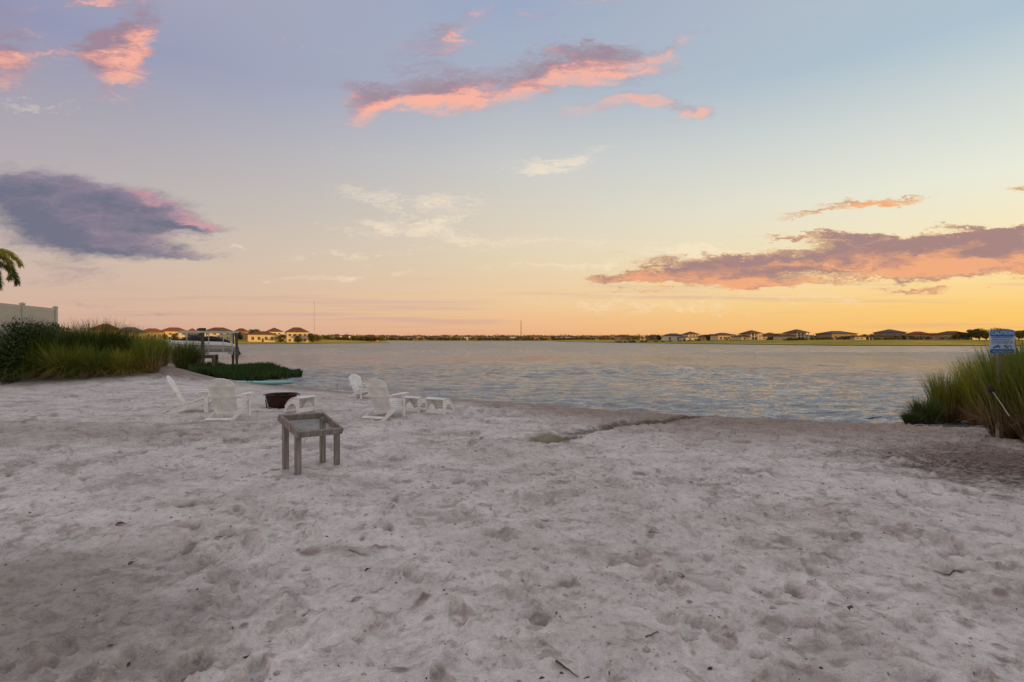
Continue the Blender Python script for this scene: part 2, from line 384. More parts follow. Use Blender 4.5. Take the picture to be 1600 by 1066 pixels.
def ring_mesh(az, rr, detail):
    A, Rr = np.meshgrid(az, rr); x = Rr * np.sin(A); y = Rr * np.cos(A)
    sd = sdist(x, y); z = height(x, y, sd)
    at_ = {}
    if detail:
        fade = ss((sd + .05) / .9)
        # long waves of the shoreline edge
        z = z + np.where(sd > -2, bil(relief, x, y) * fade, 0)
        dc = polyd(CH, x, y); wob = .14 * np.sin(x * 3.1) * np.cos(y * 2.3) + .07 * np.sin(x * 9 + y * 7)
        z = z - .075 * np.exp(-((dc + wob) / .26) ** 2) * ss(sd / .4 + .5) + .03 * np.exp(-((dc - .5) / .25) ** 2) * fade
        at_ = {'sd': sd.ravel(), 'stain': bil(stain, x, y).ravel(), 'channel': (np.exp(-(dc / (.26 + .05 * np.clip(x, 0, 6))) ** 2) * (.78 + .22 * ss((x - .8) / 3.5))).ravel()}
    else: at_ = {'sd': sd.ravel()}
    n, m = x.shape
    V = np.stack([x.ravel(), y.ravel(), z.ravel()], 1)
    full = abs((az[-1] - az[0]) - 2 * math.pi) < 1e-6
    I = np.arange(n * m).reshape(n, m)
    if full: I = I[:, :-1]; J = np.roll(I, -1, axis=1)
    else: J = I[:, 1:]; I = I[:, :-1]
    a = I[:-1].ravel(); b = J[:-1].ravel(); c = J[1:].ravel(); d = I[1:].ravel()
    return V, np.stack([a, d, c, b], 1), at_

# ------------------------------------------------------------------ materials
def material(name, base, rough=.8, spec=.3, bump=None, var=None, metallic=0, coords='Object'):
    """plain painted / wood / plastic surface with a little wear: var=(scale, amount, other colour), bump=(scale, strength)"""
    m = bpy.data.materials.new(name); m.use_nodes = True; t = NT(m.node_tree); p = t.n['Principled BSDF']
    p.inputs['Roughness'].default_value = rough; p.inputs['Specular IOR Level'].default_value = spec; p.inputs['Metallic'].default_value = metallic
    tc = t.new('ShaderNodeTexCoord').outputs[coords]
    if var:
        sc = var[0]; v = t.scale(tc, sc if isinstance(sc, tuple) else (sc, sc, sc))
        f = t.rng(t.noise(v, 1, 5, .6)[0], .35, .7)
        t.put(p.inputs['Base Color'], t.mix(t.math('MULTIPLY', f, var[1]), base, var[2]))
    else: p.inputs['Base Color'].default_value = (*base, 1)
    if bump:
        b = t.new('ShaderNodeBump'); b.inputs['Strength'].default_value = bump[1]; b.inputs['Distance'].default_value = .01
        sc = bump[0]; v = t.scale(tc, sc if isinstance(sc, tuple) else (sc, sc, sc))
        t.put(b.inputs['Height'], t.noise(v, 1, 4, .6)[0]); t.put(p.inputs['Normal'], b.outputs[0])
    return m
def sand_mat():
    m = bpy.data.materials.new('sand'); m.use_nodes = True; t = NT(m.node_tree); p = t.n['Principled BSDF']
    P = t.new('ShaderNodeNewGeometry').outputs['Position']
    def attr(n): a = t.new('ShaderNodeAttribute'); a.attribute_name = n; return a.outputs['Fac']
    sd, stn, ch = attr('sd'), attr('stain'), attr('channel')
    big = t.noise(P, .22, 4, .55)[0]; med = t.noise(P, 1.3, 5, .62)[0]; sm = t.noise(P, 9, 5, .65)[0]; gr = t.noise(P, 140, 2, .6)[0]
    dry = t.mix(t.rng(med, .3, .7), lin((210, 202, 197)), lin((233, 226, 221)))
    c = t.mix(t.math('MULTIPLY', t.rng(big, .42, .62), .35), dry, lin((192, 178, 168)))
    # damp / organic tint in patches
    pt = t.math('MULTIPLY', t.rng(t.noise(t.scale(P, (1, 1.5, 1)), .9, 8, .72)[0], .50, .64), .62)
    c = t.mix(pt, c, lin((162, 148, 140)))
    c = t.mix(t.math('MULTIPLY', t.rng(stn, .1, .9, smooth=False), t.rng(sm, .3, .62, .3, .85)), c, lin((122, 104, 95)))
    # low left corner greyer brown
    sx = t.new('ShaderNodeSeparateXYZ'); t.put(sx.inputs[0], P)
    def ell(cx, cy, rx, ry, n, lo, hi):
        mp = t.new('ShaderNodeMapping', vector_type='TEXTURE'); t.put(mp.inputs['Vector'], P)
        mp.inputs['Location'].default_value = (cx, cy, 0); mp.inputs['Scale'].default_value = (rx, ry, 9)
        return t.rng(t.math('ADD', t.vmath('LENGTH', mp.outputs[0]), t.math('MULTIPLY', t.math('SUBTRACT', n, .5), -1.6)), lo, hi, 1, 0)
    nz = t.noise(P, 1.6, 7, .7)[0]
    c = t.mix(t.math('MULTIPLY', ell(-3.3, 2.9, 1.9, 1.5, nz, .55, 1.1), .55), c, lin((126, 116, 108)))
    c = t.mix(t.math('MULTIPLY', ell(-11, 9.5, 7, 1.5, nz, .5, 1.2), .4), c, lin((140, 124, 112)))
    # dark leaf litter by the grass on the right
    nl = t.noise(P, 3.2, 8, .78)[0]
    wl = ell(7.9, 7.3, 3.3, 2.5, nl, .35, 1.05); c = t.mix(t.math('MULTIPLY', wl, .85), c, lin((128, 108, 98)))
    lit = t.math('MULTIPLY', wl, t.rng(t.noise(t.scale(P, (9, 20, 1)), 1, 7, .78, 1.2)[0], .42, .58))
    c = t.mix(t.math('MULTIPLY', lit, .95), c, lin((62, 47, 41)))
    # brown earth around the left grasses
    e2 = t.math('MULTIPLY', ell(-17.0, 23.2, 4.6, 2.6, nl, .6, 1.15), .7)
    c = t.mix(e2, c, lin((112, 88, 78)))
    # wet band by the water
    edge = t.math('ADD', sd, t.math('MULTIPLY', t.math('SUBTRACT', t.noise(P, .9, 6, .65)[0], .5), 5.0))
    px_ = t.new('ShaderNodeSeparateXYZ'); t.put(px_.inputs[0], P)
    edge = t.math('MULTIPLY', edge, t.rng(px_.outputs[0], -7, 4, 2.4, 1.0))
    damp = t.rng(edge, 3.0, 9.5, 1, 0)
    c = t.mix(t.math('MULTIPLY', t.math('MULTIPLY', damp, t.rng(nl, .3, .6, .6, 1.0)), .85), c, lin((142, 122, 108)))
    wet = t.rng(t.math('ADD', sd, t.math('MULTIPLY', t.math('SUBTRACT', sm, .5), .5)), .1, .75, 1, 0)
    c = t.mix(t.math('MULTIPLY', wet, .8), c, lin((84, 68, 54)))
    c = t.mix(t.math('MULTIPLY', t.rng(t.math('ADD', ch, t.math('MULTIPLY', t.math('SUBTRACT', nl, .5), 1.6)), .22, .95), .85), c, lin((82, 66, 50)))
    olive = t.math('MULTIPLY', ell(*at(862, 686)[:2], .55, .8, nl, .5, 1.1), .75)
    c = t.mix(olive, c, lin((112, 106, 66)))
    # scattered dark specks and grain
    vor = t.new('ShaderNodeTexVoronoi'); t.put(vor.inputs['Vector'], P); vor.inputs['Scale'].default_value = 7.0
    spk = t.math('MULTIPLY', t.rng(vor.outputs['Distance'], .045, .085, 1, 0), t.rng(t.noise(P, 2.1, 3)[0], .5, .6))
    c = t.mix(t.math('MULTIPLY', spk, .8), c, lin((70, 58, 54)))
    c = t.mix(1.0, c, t.ramp(gr, [(.25, (.80, .80, .80)), (.75, (1.12, 1.12, 1.12))]), 'MULTIPLY')
    cr = t.noise(P, 13, 8, .80, .3)[0]
    c = t.mix(1.0, c, t.ramp(cr, [(.32, (.56, .52, .50)), (.46, (.92, .915, .91)), (.62, (1.08, 1.08, 1.08))]), 'MULTIPLY')  # crumb shading put into the colour, mixed with damp and dry crumb tones
    mt = t.noise(P, 4.2, 7, .72, .6)[0]
    c = t.mix(t.math('MULTIPLY', t.rng(mt, .54, .63), .50), c, lin((140, 120, 112)))
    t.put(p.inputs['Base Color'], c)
    t.put(p.inputs['Roughness'], t.rng(wet, 0, 1, .92, .35)); t.put(p.inputs['Specular IOR Level'], t.rng(wet, 0, 1, .12, .5))
    hgt = t.math('ADD', t.math('MULTIPLY', sm, .030), t.math('ADD', t.math('MULTIPLY', t.noise(P, 38, 4, .65)[0], .009), t.math('MULTIPLY', gr, .0012)))
    b = t.new('ShaderNodeBump'); b.inputs['Strength'].default_value = 1.0; b.inputs['Distance'].default_value = 1.0
    t.put(b.inputs['Height'], hgt); t.put(p.inputs['Normal'], b.outputs[0])
    return m
def lawn_mat():
    m = bpy.data.materials.new('lawn'); m.use_nodes = True; t = NT(m.node_tree); p = t.n['Principled BSDF']
    P = t.new('ShaderNodeNewGeometry').outputs['Position']
    a = t.new('ShaderNodeAttribute'); a.attribute_name = 'sd'; sd = a.outputs['Fac']
    c = t.mix(t.rng(t.noise(P, .03, 5, .6)[0], .35, .65), (.30, .25, .035), (.46, .34, .06))
    c = t.mix(t.rng(t.noise(t.scale(P, (.2, .8, 1)), 1, 4)[0], .45, .7, 0, .5), c, (.15, .16, .03))
    c = t.mix(t.rng(sd, .5, 4.5, 1, 0), c, (.045, .045, .018))
    t.put(p.inputs['Base Color'], c); p.inputs['Roughness'].default_value = .95; p.inputs['Specular IOR Level'].default_value = .1
    b = t.new('ShaderNodeBump'); b.inputs['Strength'].default_value = .8; b.inputs['Distance'].default_value = .25
    t.put(b.inputs['Height'], t.noise(P, 3, 4, .7)[0]); t.put(p.inputs['Normal'], b.outputs[0])
    return m
def water_mat():
    m = bpy.data.materials.new('water'); m.use_nodes = True; t = NT(m.node_tree); p = t.n['Principled BSDF']
    P = t.new('ShaderNodeNewGeometry').outputs['Position']
    p.inputs['Base Color'].default_value = (.19, .192, .195, 1)
    p.inputs['Specular Tint'].default_value = (.88, .95, 1.0, 1); gst = t.noise(t.scale(P, (.09, .022, 1)), 1, 4, .6)[0]
    t.put(p.inputs['Roughness'], t.math('ADD', t.rng(t.vmath('LENGTH', P), 16, 160, .09, .34), t.math('MULTIPLY', t.math('SUBTRACT', gst, .5), .35)))
    p.inputs['IOR'].default_value = 2.6
    dist = t.vmath('LENGTH', P)
    mp = t.new('ShaderNodeMapping'); t.put(mp.inputs['Vector'], P); mp.inputs['Rotation'].default_value = (0, 0, R(-14)); mp.inputs['Scale'].default_value = (.62, 1.25, 1)
    a = t.noise(mp.outputs[0], .55, 2, .5, .4)[0]; b_ = t.noise(mp.outputs[0], 1.9, 4, .58, .5)[0]; c_ = t.noise(mp.outputs[0], 6.5, 3, .6, .3)[0]
    b2 = t.noise(t.vmath('ADD', t.vmath('MULTIPLY', mp.outputs[0], (.62, 1, 1)), (7, 3, 0)), 1.15, 4, .55, .6)[0]
    ridge = t.math('SUBTRACT', 1.0, t.math('ABSOLUTE', t.math('MULTIPLY', t.math('SUBTRACT', b2, .5), 3.0)), clamp=True)
    ridge = t.math('ADD', t.math('POWER', ridge, 5.0), t.math('MULTIPLY', b_, .35))
    gust = t.rng(t.noise(t.scale(P, (.02, .05, 1)), 1, 3, .5)[0], .35, .65, .75, 1.15)
    h = t.math('ADD', t.math('MULTIPLY', a, t.rng(t.vmath('LENGTH', P), 15, 130, .10, .5)), t.math('ADD', t.math('MULTIPLY', ridge, t.rng(t.vmath('LENGTH', P), 15, 130, .15, .75)), t.math('MULTIPLY', c_, .045)))
    dd = t.vmath('LENGTH', P)
    n3 = t.noise(mp.outputs[0], .24, 4, .6, .4)[0]; n4 = t.noise(t.vmath('MULTIPLY', mp.outputs[0], (.7, 1, 1)), .07, 5, .65, .4)[0]
    h = t.math('ADD', h, t.math('ADD', t.math('MULTIPLY', n3, t.rng(dd, 35, 100, 0, .9)), t.math('MULTIPLY', n4, t.rng(dd, 80, 260, 0, 3.6))))
    h = t.math('MULTIPLY', h, gust)
    b = t.new('ShaderNodeBump'); b.inputs['Distance'].default_value = 1.0; b.inputs['Strength'].default_value = 1.0
    t.put(b.inputs['Height'], h)
    t.put(p.inputs['Normal'], b.outputs[0])
    return m
def blade_mat(name, base, tip, dead=None):
    m = bpy.data.materials.new(name); m.use_nodes = True; t = NT(m.node_tree); p = t.n['Principled BSDF']
    a = t.new('ShaderNodeAttribute'); a.attribute_name = 'along'; r = t.new('ShaderNodeAttribute'); r.attribute_name = 'rnd'
    c = t.mix(t.rng(a.outputs['Fac'], .05, .9), base, tip)
    c = t.mix(1.0, c, t.ramp(r.outputs['Fac'], [(0, (.55, .6, .5)), (.7, (1.1, 1.1, 1.0)), (1, (1.6, 1.35, 1.0))]), 'MULTIPLY')
    if dead: c = t.mix(t.rng(r.outputs['Fac'], .92, .95), c, dead)
    oi = t.new('ShaderNodeObjectInfo').outputs['Random']
    c = t.mix(1.0, c, t.ramp(oi, [(0, (.62, .72, .7)), (.5, (1, 1, 1)), (1, (1.35, 1.22, 1.0))]), 'MULTIPLY')
    t.put(p.inputs['Base Color'], c); p.inputs['Roughness'].default_value = .6; p.inputs['Specular IOR Level'].default_value = .25
    return m
M = {}
M['sand'] = sand_mat(); M['lawn'] = lawn_mat(); M['water'] = water_mat()
M['white_wood'] = material('white_painted_wood', (.88, .86, .83), .55, .35, (60, .25), ((7, 7, 7), .5, (.62, .58, .53)))
M['grey_wood'] = material('weathered_wood', (.20, .165, .148), .85, .2, ((40, 40, 6), .8), ((34, 34, 3), .9, (.37, .315, .28)))
M['piling'] = material('piling_wood', (.10, .080, .062), .9, .2, ((30, 30, 3), .6), ((14, 14, 1.5), .8, (.20, .165, .13)))
M['rust'] = material('rusty_steel', (.030, .008, .005), .6, .4, (40, .5), ((9, 9, 9), .9, (.065, .018, .010)), .3)
M['soot'] = material('soot', (.012, .011, .010), .95, .1)
M['ash'] = material('ash', (.16, .15, .14), .95, .1, (60, .6))
M['screen_frame'] = material('zinc', (.25, .26, .25), .5, .5, None, None, .6)
M['vinyl'] = material('white_vinyl', (.56, .50, .42), .45, .4, None, ((.8, .8, 3), .3, (.46, .41, .34)))
M['board'] = material('turquoise_board', (.13, .42, .36), .35, .5, None, ((3, 3, 3), .4, (.20, .50, .43)))
M['board_side'] = material('board_rail', (.30, .55, .46), .35, .5)
M['hull'] = material('white_gelcoat', (.82, .78, .75), .3, .5, None, ((2, 2, 2), .3, (.55, .52, .50)))
M['stripe'] = material('hull_stripe', (.22, .16, .14), .4, .4)
M['cover'] = material('dark_canvas', (.022, .022, .028), .85, .2, (8, .5))
M['alu'] = material('aluminium', (.55, .54, .50), .4, .5, None, ((5, 5, 5), .4, (.38, .37, .34)), .5)
M['dark_metal'] = material('dark_metal', (.05, .05, .055), .45, .5, None, None, .6)
M['red_plastic'] = material('maroon_prop', (.12, .02, .02), .4, .5)
M['bark'] = material('bark', (.10, .075, .055), .9, .2, ((20, 20, 6), .7), ((8, 8, 3), .7, (.17, .14, .11)))
M['palm_trunk'] = material('palm_trunk', (.25, .23, .20), .85, .2, ((4, 4, 14), .6))
M['stick'] = material('pale_stick', (.42, .38, .31), .8, .2, None, ((40, 40, 8), .6, (.28, .24, .19)))
M['stake'] = material('white_stake', (.62, .60, .56), .7, .2, None, ((20, 20, 8), .4, (.45, .42, .38)))
M['dead_leaf'] = material('dead_leaf', (.13, .045, .02), .7, .2, None, ((50, 50, 50), .7, (.06, .025, .014)))
M['sign_blue'] = material('sign_blue', lin((20, 92, 168)), .35, .5, None, ((6, 6, 6), .3, lin((46, 112, 178))))
M['sign_white'] = material('sign_white', (.42, .52, .68), .35, .5)
M['glass'] = material('window_glass', (.035, .04, .045), .08, .8)
M['trim'] = material('white_trim', (.74, .70, .62), .6, .3)
M['door'] = material('dark_door', (.09, .06, .045), .6, .3)
M['pale_roof'] = material('grey_metal_mast', (.16, .13, .12), .6, .3)

# ------------------------------------------------------------------ ground, sand, water
f = math.radians
azd = np.concatenate([np.linspace(-49, 49, 1500)])
rs = [1.9]
while rs[-1] < 52:
    r_ = rs[-1]; rs.append(r_ + max(.0095, min(1.0, 1.25 * r_ * r_ / (CAMZ * F) * 1.35)))
rs = np.array(rs)
V, Fc, A = ring_mesh(np.radians(azd), rs, True)
V2, F2, A2 = ring_mesh(np.radians(np.concatenate([np.linspace(49, 311, 260)])), np.concatenate([[.15, .6, 1.2], rs]), True)      # same rows as the fine part: the seam is closed
V3, F3, A3 = ring_mesh(np.radians(azd), np.array([.15, .6, 1.2, rs[0]]), True)
Vs = np.concatenate([V, V2, V3]); Fs = np.concatenate([Fc, F2 + len(V), F3 + len(V) + len(V2)])
at_ = {k: np.concatenate([A[k], A2[k], A3[k]]) for k in A}
o = link('sand', np_mesh('sand', Vs, Fs, at_), M['sand']); tag(o, 'white trampled beach sand with footprints and brown stains', None, None, 'structure')
rf = np.concatenate([np.linspace(52, 420, 260), np.geomspace(423, 1500, 120), np.geomspace(1600, 9000, 14)])
azf = np.radians(np.concatenate([np.linspace(-50, 50, 500), np.linspace(50, 310, 160)[1:]]))
V, Fc, A = ring_mesh(azf, rf, False)
o = link('ground', np_mesh('ground', V, Fc, A), M['lawn']); tag(o, 'golden green grassy lake banks and lawns', None, None, 'structure')
# lake surface: real ripples near the beach, calmer mesh far out
def waves(x, y):
    r = np.hypot(x, y); h = np.zeros_like(x)
    wr = np.random.default_rng(3)
    for i in range(46):
        lam = .30 * 1.044 ** i; th = R(82) + wr.normal(0, .36)      # travelling towards the beach
        k = 2 * math.pi / lam; ph = wr.uniform(0, 6.28); amp = .0125 * lam
        g = np.clip((lam / (r * r / 1920 * .3 * 2.6) - 1), 0, 1)    # leave out what the mesh cannot carry
        a = k * (x * math.cos(th) + y * math.sin(th)) + ph + .8 * np.sin(.21 * k * (x * math.cos(th + 1.3) + y * math.sin(th + 1.3)) + ph * 2)
        h += g * amp * (1 - 1.6 * np.abs(np.sin(a / 2)) ** 1.3)
    env = .75 + .35 * np.sin(x * .11 + 1) * np.sin(y * .17 + x * .05)
    return h * env
aw = np.radians(np.linspace(-50, 50, 1300)); rw = [12.5]
while rw[-1] < 420: rw.append(rw[-1] + rw[-1] ** 2 / 1920 * .3)
rw += [500, 650, 900, 1400]
A_, R_ = np.meshgrid(aw, np.array(rw)); x = R_ * np.sin(A_); y = R_ * np.cos(A_)
V = np.stack([x.ravel(), y.ravel(), (WZ + waves(x, y)).ravel()], 1); n, m = x.shape; I = np.arange(n * m).reshape(n, m)
Q = np.stack([I[:-1, :-1].ravel(), I[1:, :-1].ravel(), I[1:, 1:].ravel(), I[:-1, 1:].ravel()], 1)
aw = np.radians(np.linspace(50, 310, 90)); A_, R_ = np.meshgrid(aw, np.array([12.5, 20, 60, 150, 400, 1400])); x = R_ * np.sin(A_); y = R_ * np.cos(A_)
n2_, m2_ = x.shape; J = np.arange(n2_ * m2_).reshape(n2_, m2_) + len(V)
V = np.concatenate([V, np.stack([x.ravel(), y.ravel(), np.full(x.size, WZ)], 1)])
Q = np.concatenate([Q, np.stack([J[:-1, :-1].ravel(), J[1:, :-1].ravel(), J[1:, 1:].ravel(), J[:-1, 1:].ravel()], 1)])
o = link('water', np_mesh('water', V, Q), M['water']); tag(o, 'grey rippled lake water reflecting the sunset', None, None, 'structure')


# ------------------------------------------------------------------ far houses
M['wall_cream'] = material('cream_stucco', (.62, .50, .32), .85, .2, None, ((.3, .3, .3), .3, (.52, .42, .28)))
M['wall_white'] = material('white_stucco', (.68, .62, .54), .85, .2, None, ((.3, .3, .3), .3, (.58, .53, .46)))
M['wall_tan'] = material('tan_stucco', (.36, .26, .17), .85, .2, None, ((.3, .3, .3), .3, (.30, .22, .15)))
M['wall_orange'] = material('orange_stucco', (.48, .22, .10), .85, .2)
M['roof_brown'] = material('brown_roof_shingles', (.12, .060, .035), .85, .2, ((1, 1, 6), .4), ((.6, .6, 2), .5, (.17, .09, .055)))
M['roof_grey'] = material('grey_roof_shingles', (.085, .075, .075), .85, .2, ((1, 1, 6), .4), ((.6, .6, 2), .5, (.12, .10, .095)))
M['roof_red'] = material('terracotta_roof', (.22, .085, .040), .85, .2, ((1, 1, 6), .4), ((.6, .6, 2), .5, (.16, .06, .03)))
def hip(mb, x0, x1, y0, y1, z, h, ov=.6, th=.22):
    x0 -= ov; x1 += ov; y0 -= ov; y1 += ov
    if (x1 - x0) >= (y1 - y0): i = (y1 - y0) / 2; a, b = (x0 + i, (y0 + y1) / 2), (x1 - i, (y0 + y1) / 2)
    else: i = (x1 - x0) / 2; a, b = ((x0 + x1) / 2, y0 + i), ((x0 + x1) / 2, y1 - i)
    c = [(x0, y0), (x1, y0), (x1, y1), (x0, y1)]
    vs = [(*p, z) for p in c] + [(*p, z + th) for p in c] + [(*a, z + th + h), (*b, z + th + h)]
    fs = [(3, 2, 1, 0), (0, 1, 5, 4), (1, 2, 6, 5), (2, 3, 7, 6), (3, 0, 4, 7)]
    if (x1 - x0) >= (y1 - y0): fs += [(4, 5, 9, 8), (5, 6, 9), (6, 7, 8, 9), (7, 4, 8)]
    else: fs += [(4, 5, 8), (5, 6, 9, 8), (6, 7, 9), (7, 4, 8, 9)]
    mb.add(vs, fs)
def window(parent, x, z, w, h, y, full):
    mb = MB().box(x - w / 2 - .12, x + w / 2 + .12, y - .08, y - .004, z - .12, z + h + .12)
    fr = mb.build('window', M['trim'], parent)
    MB().box(x - w / 2, x + w / 2, y - .10, y - .082, z, z + h).build('pane', M['glass'], fr)
    if full: MB().box(x - .04, x + .04, y - .13, y - .102, z, z + h).build('mullion', M['trim'], fr)
def house(px0, px1, top, D, label, wall, roof, style, yaw=0, detail=2, group=None, name='house', by=None, zb=None):
    cx = ((px0 + px1) / 2 - 800) / F * D; w = (px1 - px0) / F * D / (abs(math.cos(yaw)) + .35 * abs(math.sin(yaw)))
    zb = (hz(cx, D) if zb is None else zb) - .1; H = CAMZ + (HY - top) * D / F - zb; d = min(w * .62, 13)
    t = empty(name, (cx, D, zb), yaw); tag(t, label, 'house', group)
    wm, rm = M[wall], M[roof]; W = MB(); Rf = MB(); x = w / 2 - .6
    rh = min(H * .30, w * .22); e = H - rh - .22
    if style == 'one':
        W.box(-x, x, 0, d, 0, e); hip(Rf, -x, x, 0, d, e, rh)
        wins = [(-.62, .9), (-.25, .9), (.3, .9), (.68, .9)] ; lev = [e]
    elif style == 'two':        # upper storey over a wider ground floor
        g = e * .50; sh = min(1.6, g * .45)
        W.box(-x, x, 0, d, 0, g); W.box(-x * .62, x * .66, 1.2, d, g, e)
        hip(Rf, -x, x, 0, d, g, sh); hip(Rf, -x * .62, x * .66, 1.2, d, e, rh)
    elif style == 'block':      # full two storeys
        W.box(-x, x, 0, d, 0, e); hip(Rf, -x, x, 0, d, e, rh)
    elif style == 'tower':      # central two storey porch with lower wings
        g = e * .52
        W.box(-x, x, 1.6, d, 0, g); W.box(-x * .40, x * .42, 2.0, d, g, e)
        hip(Rf, -x, x, 1.6, d, g, min(1.7, g * .5)); hip(Rf, -x * .42, x * .44, 0, d * .8, e, rh)
    elif style == 'lanai':      # one storey with an open covered porch to one side
        W.box(-x, x * .15, 0, d, 0, e); W.box(x * .15, x, 2.8, d, 0, e * .92)
        hip(Rf, -x, x * .15, 0, d, e, rh); Rf.box(x * .15 + .65, x + .3, -.2, 2.79, e * .88, e * .96)
        hip(Rf, x * .15 + .7, x, 2.9, d, e * .93, rh * .7, .3)
    W.build('wall', wm, t); rf = Rf.build('roof', rm, t)
    if style in ('two', 'block') and detail > 1:
        MB().box(x * .2, x * .2 + .7, d * .55, d * .55 + .7, H - rh, H - rh * .3).build('chimney', wm, rf)
    full = detail > 1
    if detail:
        if style == 'one': 
            for q in ((-.65, -.2, .3, .7) if full else (-.4, .45)): window(t, x * q, e * .28, min(1.5, w * .1), e * .45, 0, full)
        elif style == 'two':
            for q in ((-.78, -.35, .35, .8) if full else (-.5, .5)): window(t, x * q, g * .25, min(1.6, w * .1), g * .45, 0, full)
            for q in (-.32, .05, .4): window(t, x * q, g + (e - g) * .35, min(1.4, w * .08), (e - g) * .38, 1.2, full)
        elif style == 'block':
            for zz in (.1, .6):
                for q in ((-.7, -.25, .25, .7) if full else (-.45, .45)): window(t, x * q, e * zz, min(1.5, w * .1), e * .24, 0, full)
        elif style == 'tower':
            for q in (-.40, .42) + ((-.13, .15) if full else ()): MB().box(x * q - .17, x * q + .17, .02, .36, 0, e).build('porch_column', M['trim'], t)
            MB().box(-x * .44, x * .46, -.1, 1.99, g - .2, g + .05).build('balcony_floor', M['trim'], t)
            MB().box(-x * .42, x * .44, -.06, -.01, g + .75, g + .88).build('railing', M['trim'], t)
            for q in (-.75, .75): window(t, x * q, g * .3, min(1.5, w * .09), g * .42, 1.6, full)
            window(t, 0, .3, w * .16, g * .72, 2.0 - .41, False); window(t, 0, g + .3, w * .16, (e - g) * .6, 2.0, full)
        elif style == 'lanai':
            for q in (.2, .6, .97): MB().box(x * q - .15, x * q + .15, .0, .3, 0, e * .88).build('porch_column', M['trim'], t)
            for q in (-.7, -.25): window(t, x * q, e * .28, min(1.5, w * .1), e * .45, 0, full)
            window(t, x * .55, .2, w * .2, e * .65, 2.8, full)
        if full and style in ('one', 'two', 'block'):
            dr = MB().box(-.55, .55, -.06, -.003, .02, 2.25).build('door', M['door'], t); dr.location = (x * .05, 0, 0)
            MB().box(.36, .42, -.12, -.062, 1.0, 1.12).build('handle', M['dark_metal'], dr)
    return t
GL, GM, GR = 'houses on the left bank of the lake', 'small houses along the far shore', 'houses on the right bank of the lake'
HL = [
 (143, 182, 506, 150, 'low house with dark brown roof just showing over the left grasses', 'wall_tan', 'roof_brown', 'one', .5, GL),
 (178, 224, 511, 190, 'long brown roof house half hidden behind the grass, next to the golden house', 'wall_tan', 'roof_grey', 'one', .5, GL),
 (219, 254, 513, 320, 'tan house with orange brown hip roof left of the boat lift', 'wall_tan', 'roof_red', 'one', .5, GL),
 (251, 292, 511.5, 330, 'golden two storey house with broad tan roof just left of the boat lift', 'wall_cream', 'roof_red', 'block', .55, GL),
 (287, 312, 513, 345, 'pale house seen through the left posts of the boat lift', 'wall_white', 'roof_red', 'two', .5, GL),
 (319, 363, 511.5, 335, 'large golden two storey house directly behind the lifted boat', 'wall_cream', 'roof_brown', 'block', .45, GL),
 (366, 388, 513, 340, 'narrow orange stucco house right of the boat lift', 'wall_orange', 'roof_brown', 'block', .5, GL),
 (387, 432, 517.5, 318, 'low yellow house with long brown roof near the water, in front of the tree', 'wall_cream', 'roof_brown', 'one', .45, GL),
 (409, 449, 512, 352, 'two storey house with dark hip roof behind the low yellow house', 'wall_white', 'roof_brown', 'two', .5, GL),
 (447, 483, 511.5, 330, 'yellow two storey house at the right end of the left bank row', 'wall_cream', 'roof_brown', 'block', .5, GL)]
HR = [
 (962, 990, 523, 480, 'small dim house at the far left of the right bank', 'wall_tan', 'roof_brown', 'one', 0, GR),
 (1012, 1034, 523, 440, 'small grey house with light gable left of the dark roofed house', 'wall_tan', 'roof_grey', 'one', 0, GR),
 (1036, 1070, 521, 400, 'grey roofed house with one pale wall panel on the right bank', 'wall_white', 'roof_grey', 'one', -.2, GR),
 (1068, 1102, 518, 390, 'white two storey house with brown roof left of the yellow walled bungalow', 'wall_white', 'roof_brown', 'two', .22, GR),
 (1094, 1112, 523, 370, 'little brown roofed annex beside the white two storey house', 'wall_tan', 'roof_brown', 'one', 0, GR),
 (1118, 1152, 520, 345, 'yellow walled bungalow with broad brown hip roof', 'wall_cream', 'roof_brown', 'one', .22, GR),
 (1156, 1208, 516, 325, 'house with white two storey balcony porch, left one of two such houses', 'wall_cream', 'roof_brown', 'tower', .22, GR),
 (1190, 1224, 519.5, 350, 'tan two storey house behind and right of the left balcony house', 'wall_tan', 'roof_brown', 'two', -.1, GR),
 (1226, 1283, 514.5, 305, 'wide house with tan balcony tower in the middle, right one of two such houses', 'wall_cream', 'roof_brown', 'tower', .22, GR),
 (1293, 1346, 517, 300, 'low house with big grey roof and lit yellow corner', 'wall_tan', 'roof_grey', 'one', .22, GR),
 (1330, 1370, 524, 285, 'bright yellow lanai bungalow with white porch frame near the water', 'wall_cream', 'roof_brown', 'lanai', .22, GR),
 (1369, 1426, 514.3, 300, 'biggest dark roofed two storey house on the right bank', 'wall_tan', 'roof_grey', 'two', -.25, GR),
 (1422, 1454, 518, 315, 'plain house with pinkish brown roof right of the biggest house', 'wall_orange', 'roof_red', 'one', -.3, GR),
 (1452, 1476, 520.5, 320, 'small house with flat looking brown roof in the middle of the right row', 'wall_tan', 'roof_brown', 'one', -.3, GR),
 (1472, 1513, 517.3, 300, 'rightmost house, brown hip roof partly behind the dark trees', 'wall_tan', 'roof_brown', 'one', -.35, GR)]
for a in HL + HR:
    house(*a[:4], a[4], a[5], a[6], a[7], a[8], 2 if a[3] < 370 else 1, a[9])
